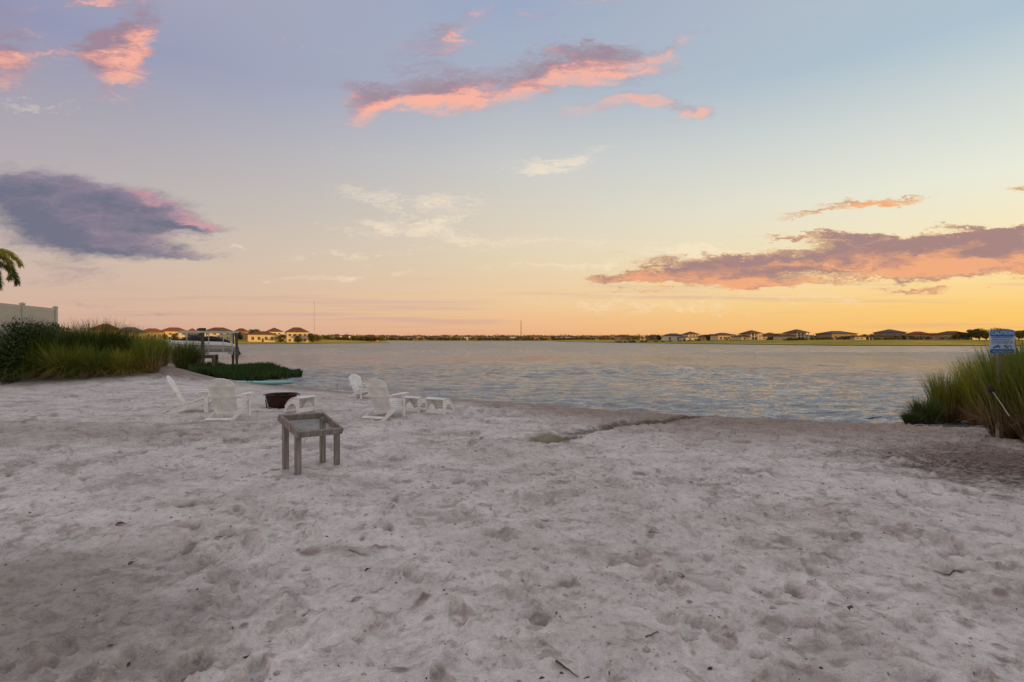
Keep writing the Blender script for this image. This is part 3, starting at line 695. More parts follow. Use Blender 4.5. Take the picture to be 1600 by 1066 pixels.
mid = [(518, 532, 522, 'cream', 'one'), (534, 546, 522.5, 'white', 'one'), (564, 589, 523, 'orange', 'one'), (606, 624, 524, 'tan', 'one'), (631, 646, 525, 'cream', 'one'), (646, 662, 523.5, 'white', 'two'), (667, 683, 525, 'tan', 'one'),
       (688, 703, 523.5, 'white', 'one'), (705, 721, 523, 'cream', 'two'), (724, 737, 524, 'white', 'one'), (741, 752, 524.5, 'orange', 'one'), (757, 770, 524.5, 'white', 'two'), (778, 792, 523.8, 'tan', 'one'), (796, 810, 524, 'white', 'one'),
       (813, 827, 524, 'cream', 'two'), (830, 842, 525, 'tan', 'one'), (846, 862, 524, 'orange', 'two'), (866, 880, 525, 'white', 'one'), (884, 900, 524.3, 'white', 'one'), (903, 918, 524, 'tan', 'two'), (921, 934, 525, 'cream', 'one'), (938, 956, 524, 'orange', 'one')]
land = ['under the left thin mast', 'beside the left thin mast', 'with the widest orange front', 'left of the headland tip', 'just past the headland tip', 'with an upper storey above the headland tip', 'wedged in dark trees', 'with pale wide front',
        'brightest of the far row', 'right of the brightest far house', 'tiny orange one in the far row', 'with small upper storey left of the radio mast', 'half in trees left of the radio mast', 'immediately left of the radio mast', 'immediately right of the radio mast',
        'low one right of the radio mast', 'orange with upper storey right of the mast', 'small pale one past the orange house', 'pale with broad front before the right bank', 'tan with upper storey before the right bank', 'small cream one next to the right bank tip', 'orange at the tip of the right bank']
for (a, b, tp, c_, st), lb in zip(mid, land):
    D = 1020 if a > 600 else 760
    house(a, b, tp, D + random.uniform(-12, 12), 'distant small %s house %s' % (c_, lb), 'wall_' + c_, random.choice(['roof_brown', 'roof_red', 'roof_brown', 'roof_grey']), st, random.uniform(-.2, .4), 1, GM)

# ------------------------------------------------------------------ foliage
def leaf_cloud(centres, radii, n, size, g, flat=.75):
    """leaf clusters: small bent quads on and inside a union of ellipsoids"""
    c = np.array(centres); r = np.array(radii); k = g.integers(0, len(c), n)
    d = g.standard_normal((n, 3)); d /= np.linalg.norm(d, axis=1)[:, None]
    rad = g.uniform(.35, 1.0, n) ** .5 * g.uniform(.85, 1.12, n)
    P = c[k] + d * r[k] * rad[:, None]
    a = g.standard_normal((n, 3)); a /= np.linalg.norm(a, axis=1)[:, None]
    b = np.cross(a, d + .3 * g.standard_normal((n, 3))); b /= np.linalg.norm(b, axis=1)[:, None] + 1e-9
    s = size * g.uniform(.6, 1.5, n)[:, None]
    V = np.stack([P - a * s, P + b * s * .45, P + a * s, P - b * s * .45], 1).reshape(-1, 3)
    Q = np.arange(4 * n).reshape(n, 4)
    rnd = np.repeat(np.clip(g.uniform(0, 1, n) * .6 + .4 * (k % 5) / 4, 0, 1), 4)
    return V, Q, {'rnd': rnd, 'along': np.tile([0, .5, 1, .5], n)}
M['leaf_far'] = blade_mat('tree_leaves', (.06, .062, .014), (.12, .11, .022))
M['leaf_hedge'] = blade_mat('hedge_leaves', (.020, .036, .012), (.055, .085, .022))
tree_protos = []
def make_tree(seed, label):
    g = np.random.default_rng(seed)
    t = empty('broadleaf_tree', (0, 0, 0)); tag(t, label, 'tree', 'trees on the lake banks')
    cs, rr = [], []
    for i in range(9):
        a = g.uniform(0, 6.28); q = g.uniform(0, .8)
        cs.append((q * math.cos(a) * 1.6, q * math.sin(a) * 1.6, [1.0, 1.3, 1.8, 2.2, 2.6, 3.0, 3.3, 3.6, 2.0][i] + g.uniform(-.3, .3))); s = g.uniform(.6, 1.15); rr.append((s * 1.25, s * 1.25, s * .9))
    V, Q, at_ = leaf_cloud(cs, rr, 1900, .17, g)
    link('crown', np_mesh('crown', V, Q, at_, False), M['leaf_far'], t)
    mb = MB().tube([(0, 0, -.2), (.05, 0, .8), (0, .05, 1.6), (.1, 0, 2.6)], [.2, .15, .12, .06])
    for i in range(3): a = i * 2.1 + g.uniform(0, 1); mb.tube([(0, .03, 1.4), (.5 * math.cos(a), .5 * math.sin(a), 2.2), (1.1 * math.cos(a), 1.1 * math.sin(a), 2.9)], [.08, .05, .03], 6)
    mb.build('trunk', M['bark'], t)
    return t
protos = [make_tree(s, 'x') for s in (1, 2, 3)]; used = [False] * 3
def tree(px, top, D, label, s_w=1.0):
    i = random.randrange(3)
    if used[i]: t = copy_tree(protos[i])
    else: t = protos[i]; used[i] = True
    x = (px - 800) / F * D; z = hz(x, D); H = CAMZ + (HY - top) * D / F - z; s = max(H, 1.5) / 4.6
    t.location = (x, D, z - .05); t.scale = (s * s_w, s * s_w, s); t.rotation_euler = (0, 0, random.uniform(0, 6.28)); t['label'] = label
for a in [(393, 513.5, 345, 'rounded dark green tree between the orange and low yellow house', 1.0), (402, 512.5, 350, 'taller bushy tree left of the two storey hip roofed house', 1.1), (314, 516, 350, 'small dark tree behind the left post of the boat lift', 1),
          (372, 517, 325, 'low dark shrub tree at the foot of the orange house', 1.2), (438, 521, 322, 'dark shrub between the two right hand houses on the left bank', 1.4), (488, 519, 330, 'dark tree directly right of the end yellow house', 1.2), (497, 521, 360, 'lower dark tree by the thin left mast', 1.5),
          (258, 521, 315, 'low bushes in front of the golden house', 1.2), (272, 520, 310, 'dark bush between golden house and boat lift', 1.1), (466, 523, 322, 'small bush in front of the end yellow house', 1.2),
          (1029, 522.5, 430, 'small round tree beside the small grey house', 1.2), (1040, 521, 425, 'dark round tree behind the grey roofed house', 1.3), (1060, 521.5, 410, 'dark tree behind the pale wall panel', 1.3), (1112, 521, 360, 'dark tree between the annex and yellow bungalow', 1.4), (1106, 522, 362, 'shorter tree left of the yellow bungalow', 1.3),
          (1217, 520, 345, 'dark tree between the two balcony houses', 1.3), (1222, 520.5, 330, 'bushy tree touching the wide balcony house', 1.2), (1287, 520.5, 330, 'dark tree right of the wide balcony house', 1.5), (1297, 521, 345, 'tree behind the big grey roof', 1.7), (1350, 521.5, 330, 'tree rising behind the yellow lanai', 1.3), (1362, 521, 330, 'tree right of the small palm like tree', 1.3),
          (1453, 519.5, 340, 'tree behind the pinkish roof', 1.4), (1466, 521, 335, 'low tree in front of the flat looking brown roof', 1.3),
          (1505, 517, 255, 'leftmost tree of the dark clump left of the sign', 1.4), (1518, 513, 250, 'tree in the dark clump left of the sign, second from its left', 1.4), (1530, 511, 245, 'tallest tree of the dark clump beside the blue sign', 1.3), (1541, 514, 240, 'tree half behind the left edge of the blue sign', 1.4),
          (1556, 511, 250, 'tree whose top peeks over the blue sign', 1.3), (1576, 512, 240, 'tree behind the right edge of the blue sign', 1.3), (1592, 514, 235, 'tree right of the blue sign at the photo edge', 1.5), (1604, 512, 230, 'tree cut by the right photo edge', 1.5), (1492, 521, 285, 'bush before the rightmost house', 1.5), (1412, 523, 285, 'bush under the eaves of the biggest house', 1.2)]:
    tree(*a)
# far wood that reads as one mass
g = np.random.default_rng(5); cs, rr = [], []
for px in np.arange(376, 1000, 2.2):
    D = (1045 if px > 600 else 800 if px > 500 else 400) + g.uniform(-15, 30); x = (px - 800) / F * D
    tp = 524.6 - 1.2 * abs(math.sin(px * .07)) - g.uniform(0, 1.3) * (g.random() < .45) ; h = (HY - tp) * D / F
    cs.append((x, D, CAMZ + h * .42)); rr.append((g.uniform(2.5, 5), 4, h * .62))
for px in np.arange(975, 1500, 3.2):
    D = 430 - (px - 975) * .12 + g.uniform(-10, 25); x = (px - 800) / F * D
    tp = 524.0 - g.uniform(0, 1.8); h = (HY - tp) * D / F; cs.append((x, D, CAMZ + h * .45)); rr.append((g.uniform(1.8, 3.4), 2.5, h * .6))
for px in np.arange(510, 960, 3.1):
    if g.random() < .25: continue
    D = (1000 if px > 600 else 745) + g.uniform(-6, 6); x = (px - 800) / F * D; h = g.uniform(2.0, 8.0); cs.append((x, D, CAMZ + h * .35)); rr.append((g.uniform(2, 4.5), 3, h * .6))
for px in np.arange(962, 1500, 3.7):
    if g.random() < .45: continue
    D = (300 if px > 1220 else 420 - (px - 962) * .36) - g.uniform(8, 14); x = (px - 800) / F * D; h = g.uniform(.6, 2.0); cs.append((x, D, hz(x, D) + h * .4)); rr.append((g.uniform(.8, 2.2), 1.0, h * .6))
CS, RR = np.array(cs), np.array(rr); fa = CS[:, 1] > 600
V, Q, at_ = leaf_cloud(CS[~fa], RR[~fa], 26000, .42, g); V2, Q2, at2 = leaf_cloud(CS[fa], RR[fa], 30000, 1.1, g)
Q = np.concatenate([Q, Q2 + len(V)]); V = np.concatenate([V, V2]); at_ = {k: np.concatenate([at_[k], at2[k]]) for k in at_}
o = link('woodland', np_mesh('woodland', V, Q, at_, False), M['leaf_far']); tag(o, 'dark far wood behind the houses all along the opposite shore', 'woodland', None, 'stuff')

# masts
def mast(px, top, D, w, label):
    x = (px - 800) / F * D; z = hz(x, D); H = CAMZ + (HY - top) * D / F - z
    t = empty('radio_mast', (x, D, z - .2)); tag(t, label, 'mast')
    mb = MB(); r = w / 2
    for k in range(3):
        a = k * 2.094; mb.tube([(r * math.cos(a), r * math.sin(a), 0), (r * .6 * math.cos(a), r * .6 * math.sin(a), H * .93)], w * .16, 5)
    n = int(H / (w * 2.2))
    for i in range(n):
        for k in range(3):
            a, b = k * 2.094, (k + 1) * 2.094; z0, z1 = H * .93 * i / n, H * .93 * (i + 1) / n
            mb.tube([(r * .8 * math.cos(a), r * .8 * math.sin(a), z0), (r * .8 * math.cos(b), r * .8 * math.sin(b), z1)], w * .08, 4)
    mb.build('lattice', M['pale_roof'], t)
    MB().tube([(0, 0, H * .93), (0, 0, H)], [w * .16, w * .05], 6).build('antenna', M['pale_roof'], t)
mast(491, 466, 900, .42, 'very thin tall mast above the end of the left bank houses')
mast(814, 499, 1100, 1.7, 'short sturdy lattice radio mast at the middle of the far shore')

# ------------------------------------------------------------------ tall bunch grasses
def grass_mesh(seed, n, L, spread, r0, w, droop, name, seg=6, lean=None, upright=0.0):
    g = np.random.default_rng(seed)
    a = g.uniform(0, 2 * np.pi, n); q = np.sqrt(g.uniform(0, 1, n)) * r0
    x0, y0 = q * np.cos(a), q * np.sin(a)
    da = a + g.normal(0, .7, n); out = spread * (g.uniform(.08, 1, n)) * (1 - upright * g.uniform(0, 1, n))
    ln = L * g.uniform(.55, 1.08, n); dr = droop * g.uniform(.3, 1.5, n) * out
    t = np.linspace(0, 1, seg)[None, :]
    hor = (out[:, None] * (t + .5 * t * t)) * ln[:, None] * .62
    ver = ln[:, None] * (t * np.cos(np.minimum(out, 1.2) * .7)[:, None] - dr[:, None] * t ** 2.6 * .75)
    ver = np.maximum(ver, .02 * (1 - t))
    dx, dy = np.cos(da)[:, None], np.sin(da)[:, None]
    bend = g.normal(0, .10, n)[:, None] * t * t * ln[:, None]
    X = x0[:, None] + dx * hor - dy * bend; Y = y0[:, None] + dy * hor + dx * bend
    if lean: X = X + lean[0] * ver * t; Y = Y + lean[1] * ver * t
    wd = w * g.uniform(.6, 1.3, n)[:, None] * (1 - t * .93) ** .8 * .5
    ta = da + g.normal(1.57, .7, n); wx, wy = np.cos(ta)[:, None] * wd, np.sin(ta)[:, None] * wd
    A = np.stack([X - wx, Y - wy, ver - .04], 2); B = np.stack([X + wx, Y + wy, ver - .04], 2)
    V = np.stack([A, B], 2).reshape(n, seg * 2, 3).reshape(-1, 3)
    base = (np.arange(n) * seg * 2)[:, None]; s_ = np.arange(seg - 1)[None, :] * 2
    Q = np.stack([base + s_, base + s_ + 1, base + s_ + 3, base + s_ + 2], 2).reshape(-1, 4)
    return np_mesh(name, V, Q, {'along': np.repeat(np.tile(t[0], n), 2), 'rnd': np.repeat(g.uniform(0, 1, n), seg * 2)}, False)
M['blades'] = blade_mat('grass_blades', (.11, .080, .028), (.19, .225, .022), (.40, .29, .14))
M['blades_dark'] = blade_mat('dark_grass_blades', (.055, .060, .022), (.075, .120, .024), (.22, .16, .08))
M['thatch'] = blade_mat('dry_thatch', (.15, .095, .060), (.30, .21, .12))
M['reed'] = blade_mat('reed_leaves', (.020, .034, .008), (.060, .105, .020))
kinds = {
 'wide': (lambda s: grass_mesh(s, 1900, 1.60, 1.15, .42, .019, .80, 'blades'), lambda s: grass_mesh(s + 50, 950, 1.05, 1.7, .40, .018, 1.15, 'dry_thatch'), 'blades'),
 'tall': (lambda s: grass_mesh(s, 1400, 1.65, .46, .30, .017, .36, 'blades', upright=.35), lambda s: grass_mesh(s + 50, 650, .95, .8, .32, .014, .9, 'dry_thatch'), 'blades'),
 'shade': (lambda s: grass_mesh(s, 1900, 1.55, .95, .42, .019, .65, 'blades', upright=.2), lambda s: grass_mesh(s + 50, 500, 1.0, 1.5, .40, .018, 1.1, 'dry_thatch'), 'blades_dark'),  # back row: darker blades carry the shade between clumps in their colour
 'dark': (lambda s: grass_mesh(s, 1500, 1.35, .75, .30, .022, .45, 'blades', upright=.3), lambda s: grass_mesh(s + 50, 350, .6, 1.0, .28, .018, .9, 'dry_thatch'), 'blades_dark')}
gp = {}
def clump(kind, px, by, hpx, label, group, var=0, wscale=1.0, D=None):
    if D is None: p = at(px, by, 60)
    else: x = (px - 800) / F * D; p = Vector((x, D, hz(x, D)))
    key = (kind, var)
    if key in gp: t = copy_tree(gp[key])
    else:
        t = empty('grass_clump', (0, 0, 0)); gb, gt, mt = kinds[kind]; sd = 10 + var * 7 + len(kind)
        link('blades', gb(sd), M[mt], t); link('dry_thatch', gt(sd), M['thatch'], t); gp[key] = t
    top = 1.32 if kind in ('wide', 'shade') else 1.5 if kind == 'tall' else 1.2
    s = hpx * p.y / F / top
    t.location = p; t.scale = (s * wscale, s * wscale, s); t.rotation_euler = (0, 0, random.uniform(0, 6.28)); tag(t, label, 'grass clump', group)
G1, G2 = 'tall grass clumps on the left bank', 'tall grass clumps on the right bank'
for a in [
 ('wide', 22, 588, 64, 'shaggy grass clump at the left photo edge, front row', 0), ('wide', 104, 588, 52, 'spreading grass clump left of the white stake', 1), ('wide', 152, 586, 46, 'low grass clump right behind the white stake', 2),
 ('wide', 196, 583, 40, 'small straw coloured grass clump between the stake and the round clump', 0), ('tall', 232, 581, 58, 'rounded bright grass clump at the right end of the front row', 0), ('dark', 290, 577, 44, 'small dark grass clump next to the boat lift post', 0),
 ('wide', 64, 587, 56, 'grass clump second from the left photo edge', 2)]:
    clump(*a[:5], G1, a[5])
for a in [
 ('shade', 5, 25, 84, 'back row grass clump at the photo edge under the fence', 1, 21.5), ('shade', 50, 0, 72, 'back row grass clump in front of the hedge', 0, 21.8), ('shade', 92, 0, 66, 'back row grass clump below the fence end post', 2, 22.0), ('tall', 125, 0, 58, 'back row grass clump right of the fence end post', 1, 22.5),
 ('shade', 152, 0, 66, 'tallest back row grass clump, in the middle of the bank', 0, 22.6), ('shade', 186, 0, 56, 'back row grass clump under the brown roof', 1, 23.0), ('wide', 212, 0, 48, 'back row grass clump left of the round clump', 2, 23.2), ('tall', 250, 0, 44, 'back row grass clump behind the round clump', 1, 23.4)]:
    clump(a[0], a[1], 0, a[3], a[4], G1, a[5], D=a[6])
for a in [
 ('dark', 1424, 664, 22, 'smallest bright grass tuft at the water edge', 0, 1.25), ('dark', 1446, 662, 40, 'small green grass clump second from the water', 0, 1.1), ('tall', 1480, 659, 76, 'upright dark grass clump standing apart left of the big ones', 0, .95),
 ('tall', 1514, 657, 56, 'straw coloured grass clump between the upright one and the big clumps', 1, .85), ('tall', 1545, 668, 100, 'big grass clump below the blue sign', 1, 1.0), ('tall', 1586, 682, 132, 'biggest grass clump at the right photo edge', 0, 1.0),
 ('tall', 1538, 655, 92, 'grass clump behind and left of the one below the sign', 0, 1.0), ('tall', 1572, 655, 100, 'rear grass clump right of the sign post', 1, 1.0), ('tall', 1636, 692, 150, 'grass clump cut off by the right photo edge', 1, .9), ('tall', 1610, 655, 118, 'rear grass clump at the right photo edge', 1, 1.0)]:
    clump(a[0], a[1], a[2], a[3], a[4], G2, a[5], a[6])
# reeds in the shallows
g = np.random.default_rng(11)
poly = np.array([(-19.6, 32.2), (-15.6, 28.9), (-14.0, 30.2), (-13.2, 32.2), (-14.6, 35.5), (-19.0, 40.5), (-25.5, 44.0), (-25.2, 40.0), (-22.4, 35.4)])
def inside(P, x, y):
    ins = np.zeros(x.shape, bool)
    for i in range(len(P)):
        ax, ay = P[i]; bx, by = P[(i + 1) % len(P)]; c = (ay > y) != (by > y)
        with np.errstate(all='ignore'): ins ^= c & (x < (bx - ax) * (y - ay) / (by - ay + 1e-12) + ax)
    return ins
xx = g.uniform(-26, -12.5, 60000); yy = g.uniform(28.5, 44.5, 60000); k = inside(poly, xx, yy)
den = .5 + .5 * np.sin(xx * 1.7 + 1) * np.sin(yy * 1.3); k &= g.random(60000) < (.35 + .65 * den) * (.4 + .6 * (xx < -14.6)); xx, yy = xx[k][:15000], yy[k][:15000]; n = len(xx)
zz = np.maximum(height(xx, yy), WZ) ; h = g.uniform(.35, .78, n) * (.8 + .25 * np.sin(xx * .9)); a = g.uniform(0, 6.28, n); w = g.uniform(.02, .055, n); ln_ = g.uniform(0, .35, n) * h; b = g.uniform(0, 6.28, n)
P0 = np.stack([xx, yy, zz - .05], 1); P3 = P0 + np.stack([ln_ * np.cos(b), ln_ * np.sin(b), h], 1); P1 = P0 * .45 + P3 * .55
wv = np.stack([np.cos(a) * w, np.sin(a) * w, np.zeros(n)], 1)
V = np.stack([P0, P1 - wv, P3, P1 + wv], 1).reshape(-1, 3)
o = link('reeds', np_mesh('reeds', V, np.arange(4 * n).reshape(n, 4), {'along': np.tile([0, .5, 1, .5], n), 'rnd': np.repeat(g.uniform(0, .9, n), 4)}, False), M['reed'])
tag(o, 'dark green leafy reed bed in the shallows behind the paddleboard', 'reeds', None, 'stuff')

# hedge in front of the fence
cs, rr = [], []
for i, px in enumerate(np.linspace(-60, 80, 13)):
    u_ = i / 12; x = -19.7 - .85 * u_; D = 20.0 + 3.5 * u_; zt = 2.52 - .09 * max(i - 9, 0) + .05 * math.sin(i * 1.7); zb = hz(x, D)
    for q in (.25, .62): cs.append((x, D, zb + (zt - zb) * q)); rr.append((.42, .55, (zt - zb) * .38))
V, Q, at_ = leaf_cloud(cs, rr, 9000, .055, g)
o = link('hedge', np_mesh('hedge', V, Q, at_, False), M['leaf_hedge']); tag(o, 'clipped dark green hedge in front of the white fence', 'hedge')

# ------------------------------------------------------------------ white vinyl fence
P = [Vector((-21.4, 24.0)), Vector((-20.75, 21.7)), Vector((-20.1, 19.4)), Vector((-19.45, 17.1))]
ft = empty('vinyl_fence', (P[0].x, P[0].y, hz(*P[0]))); tag(ft, 'white vinyl privacy fence ending in a capped post above the hedge', 'fence')
zt = 3.15
def rel(v): return (v[0] - ft.location.x, v[1] - ft.location.y, v[2] - ft.location.z)
for i, p in enumerate(P):
    b = hz(p.x, p.y); mb = MB(); c = rel((p.x, p.y, 0)); zz0, z1 = b - .1 - ft.location.z, zt + .06 - ft.location.z
    mb.box(c[0] - .064, c[0] + .064, c[1] - .064, c[1] + .064, zz0, z1)
    po = mb.build('post', M['vinyl'], ft, .006)
    cp = MB().box(c[0] - .08, c[0] + .08, c[1] - .08, c[1] + .08, z1 + .001, z1 + .025); cp.add([(c[0] - .08, c[1] - .08, z1 + .0255), (c[0] + .08, c[1] - .08, z1 + .0255), (c[0] + .08, c[1] + .08, z1 + .0255), (c[0] - .08, c[1] + .08, z1 + .0255), (c[0], c[1], z1 + .09)], [(0, 1, 4), (1, 2, 4), (2, 3, 4), (3, 0, 4)])
    cp.build('post_cap', M['vinyl'], po)
for i in range(len(P) - 1):
    a, b = P[i], P[i + 1]; d = (b - a).normalized(); a2, b2 = a + d * .066, b - d * .066; L = (b2 - a2).length
    mb = MB(); n = int(L / .15); zl = max(hz(*a), hz(*b)) + .1
    for k in range(n):
        s0, s1 = a2 + d * (L * k / n + .003), a2 + d * (L * (k + 1) / n - .003)
        mb.bar(rel((s0.x, s0.y, (zl + zt - .12) / 2)), rel((s1.x, s1.y, (zl + zt - .12) / 2)), .022, zt - .12 - zl)
    mb.build('panel', M['vinyl'], ft)
    MB().bar(rel((a2.x, a2.y, zt - .05)), rel((b2.x, b2.y, zt - .05)), .045, .13).build('rail', M['vinyl'], ft)
    MB().bar(rel((a2.x, a2.y, zl - .02)), rel((b2.x, b2.y, zl - .02)), .045, .13).build('rail', M['vinyl'], ft)

# ------------------------------------------------------------------ palm at the left edge
M['palm_leaf'] = blade_mat('palm_leaflets', (.070, .090, .016), (.12, .16, .030))
def palm(x, y, ztop, label):
    zb = hz(x, y); t = empty('palm_tree', (x, y, zb)); tag(t, label, 'palm'); H = ztop - zb
    MB().tube([(0, 0, -.2), (.02, .02, H * .3), (0, 0, H * .6), (0, 0, H)], [.16, .14, .12, .09], 12).build('trunk', M['palm_trunk'], t, 0, True)
    g = np.random.default_rng(4)
    def frond(az, el, L, droop):
        n = 26; s = np.linspace(0, 1, n); ang = el - droop * s ** 1.3; st = L / n
        r = np.cumsum(np.cos(ang) * st); z = np.cumsum(np.sin(ang) * st); dx, dy = math.cos(az), math.sin(az)
        mb = MB(); pts = [Vector((r[i] * dx, r[i] * dy, H - .05 + z[i])) for i in range(n)]
        mb.tube(pts[::3], [.022 * (1 - k / 9.5) + .004 for k in range(len(pts[::3]))], 5)
        fr = mb.build('frond', M['palm_trunk'], t)
        V = []; al = []
        for i in range(3, n):
            tdir = (pts[i] - pts[i - 1]).normalized()
            side = tdir.cross(Vector((0, 0, 1))).normalized(); up = side.cross(tdir)
            for k in range(26):
                th = g.uniform(0, 2 * math.pi); ll = .36 * (1 - .6 * abs(s[i] - .45)) * g.uniform(.7, 1.1)
                dv = (side * math.cos(th) + up * math.sin(th) * .8 + tdir * .75).normalized(); dv.z -= .25; dv.normalize()
                b = pts[i] + tdir * g.uniform(-.04, .04); wv = dv.cross(tdir).normalized() * .014
                V += [b, b + dv * ll * .5 + wv, b + dv * ll + Vector((0, 0, -.05)), b + dv * ll * .5 - wv]
        V = np.array([tuple(v) for v in V]); m_ = len(V) // 4
        link('leaflets', np_mesh('leaflets', V, np.arange(4 * m_).reshape(m_, 4), {'along': np.tile([0, .5, 1, .5], m_), 'rnd': np.repeat(g.uniform(0, 1, m_), 4)}, False), M['palm_leaf'], fr)
    frond(.05, .62, 2.35, 2.6); frond(-.25, -.05, 2.15, 1.5)
    frond(.5, .1, 1.9, 1.6)
    for a, e in ((1.4, .9), (2.2, .5), (3.0, .8), (3.9, .4), (4.6, .8), (5.3, .3)): frond(a, e, 2.2, 2.0)
palm(-24.1, 23.0, 5.35, 'foxtail palm whose fluffy drooping fronds enter at the left edge')

# ------------------------------------------------------------------ boat lift, boat, dock
LX = Vector((2.2, 1.5)).normalized(); LYv = Vector((-LX.y, LX.x))
A0 = Vector((-26.9, 44.5)); ang_l = math.atan2(LX.y, LX.x)
L = (Vector((-24.75, 46.0)) - A0).length
lift = empty('boat_lift', (A0.x, A0.y, WZ), ang_l); tag(lift, 'wooden post boat lift with pale top beams standing in the water', 'boat lift')
DPT = 3.0
ptops = {(0, 0): 2.55, (1, 0): 2.35, (0, 1): 2.5, (1, 1): 2.4}
for i in (0, 1):
    for j in (0, 1):
        w = .20 if i == 0 else .15; x = i * L; y = j * DPT
        MB().tube([(x, y, -1.2), (x + .02, y, 1.2), (x, y, ptops[(i, j)] - WZ)], [w, w * .97, w * .93], 12).build('post', M['piling'], lift, 0, False)
for j in (0, 1):
    MB().box(-1.75, L + .15, j * DPT - .27, j * DPT - .21, 3.0, 3.16).build('top_beam', M['alu'], lift)
    for x in (.45, L - .38, -1.15, 1.55): MB().tube([(x, j * DPT - .24, 2.99), (x, j * DPT - .24, (1.25 if x > 0 else 1.6))], .035, 6).build('cable', M['alu'], lift)
for x in (.45, L - .38): MB().box(x - .06, x + .06, -.35, DPT + .3, 1.10, 1.24).build('cradle_beam', M['alu'], lift)
for j in (0, 1): MB().box(-.28, .26, j * DPT - .18, j * DPT + .25, 3.22, 3.42).build('motor', M['dark_metal'], lift)
# boat: bow towards the left, stern drive on the right
bo = empty('motor_boat', (A0.x, A0.y, WZ), ang_l); tag(bo, 'white motor boat with dark canvas cover hanging in the boat lift', 'boat')
BY, Z0 = DPT / 2, 1.28; LB = 5.4; XS = L + .05     # stern x
def hull_ring(s):
    x = XS - LB * s; bw = 1.02 * (1 - max(0, (s - .45) / .55) ** 2.3) + .02; keel = Z0 + .45 * max(0, (s - .55) / .45) ** 2
    dk = Z0 + .86 + .22 * (s ** .8) - (.22 * (1 - s / .16) if s < .16 else 0)
    return [(x, BY, keel), (x, BY - bw * .55, keel + .16), (x, BY - bw * .92, keel + .36), (x, BY - bw, (keel + dk) / 2 + .12), (x, BY - bw * .98, dk), (x, BY - bw * .8, dk + .03), (x, BY + bw * .8, dk + .03), (x, BY + bw * .98, dk), (x, BY + bw, (keel + dk) / 2 + .12), (x, BY + bw * .92, keel + .36), (x, BY + bw * .55, keel + .16)]
mb = MB(); NS = 22; vs = []
for i in range(NS): vs += hull_ring(i / (NS - 1))
m_ = 11; fs = [(i * m_ + k, i * m_ + (k + 1) % m_, (i + 1) * m_ + (k + 1) % m_, (i + 1) * m_ + k) for i in range(NS - 1) for k in range(m_)]
fs += [tuple(range(m_)), tuple((NS - 1) * m_ + k for k in range(m_ - 1, -1, -1))]
mb.add(vs, fs); hl = mb.build('hull', M['hull'], bo, 0, True)
mb = MB(); vs = []
for i in range(1, NS - 2):
    r_ = hull_ring(i / (NS - 1)); vs += [(r_[3][0], r_[3][1] - .012, r_[3][2] - .05), (r_[3][0], r_[3][1] - .012, r_[3][2] + .01)]
mb.add(vs, [(2 * i, 2 * i + 2, 2 * i + 3, 2 * i + 1) for i in range(NS - 4)]); mb.build('stripe', M['stripe'], hl)
mb = MB(); vs = []
for i in range(2, NS - 2):
    s = i / (NS - 1); r_ = hull_ring(s); hgt = .10 + .34 * math.sin(min(1, max(0, (s - .06) / .75)) * math.pi) ** .7 + .05 * math.sin(s * 23)
    bw = BY - r_[4][1]; z = r_[4][2] + .035
    vs += [(r_[4][0], BY - bw * .97, z - .07), (r_[4][0], BY - bw * .9, z + hgt * .35), (r_[4][0], BY - bw * .45, z + hgt * .9), (r_[4][0], BY, z + hgt), (r_[4][0], BY + bw * .45, z + hgt * .9), (r_[4][0], BY + bw * .9, z + hgt * .35), (r_[4][0], BY + bw * .97, z - .07)]
nr = NS - 4; mb.add(vs, [(i * 7 + k, i * 7 + k + 1, (i + 1) * 7 + k + 1, (i + 1) * 7 + k) for i in range(nr - 1) for k in range(6)] + [tuple(range(7)), tuple((nr - 1) * 7 + k for k in range(6, -1, -1))])
mb.build('cover', M['cover'], bo)
mb = MB().prism([(XS + .02, Z0 + .55), (XS + .25, Z0 + .5), (XS + .32, Z0 + .1), (XS + .42, Z0 - .08), (XS + .30, Z0 - .42), (XS + .14, Z0 - .42), (XS + .02, Z0 + .05)], BY - .07, BY + .07, 'y')
dv = mb.build('stern_drive', M['dark_metal'], bo, .01)
mb = MB()
for k in range(3):
    a = k * 2.094 + .3; mb.add([(XS + .44, BY, Z0 - .16), (XS + .48, BY + .2 * math.cos(a - .35), Z0 - .16 + .2 * math.sin(a - .35)), (XS + .43, BY + .22 * math.cos(a + .35), Z0 - .16 + .22 * math.sin(a + .35))], [(0, 1, 2)])
mb.tube([(XS + .36, BY, Z0 - .16), (XS + .52, BY, Z0 - .16)], [.06, .03], 8); mb.build('propeller', M['red_plastic'], dv)
# low dock beside the lift
dk = empty('dock', (-24.9, 41.6, WZ), .35); tag(dk, 'low brown wooden dock under the boat at its left', 'dock')
mb = MB()
for i in range(14): mb.box(-1.35 + i * .15, -1.35 + i * .15 + .135, -.6, .6, 1.12, 1.16)
mb.build('deck', M['piling'], dk)
for y in (-.55, .55): MB().box(-1.4, .82, y - .04, y + .04, .90, 1.115).build('beam', M['piling'], dk)
for x in (-1.2, .68):
    for y in (-.70, .70): MB().tube([(x, y, -1), (x, y, 1.18)], [.13, .12], 10).build('piling', M['piling'], dk)

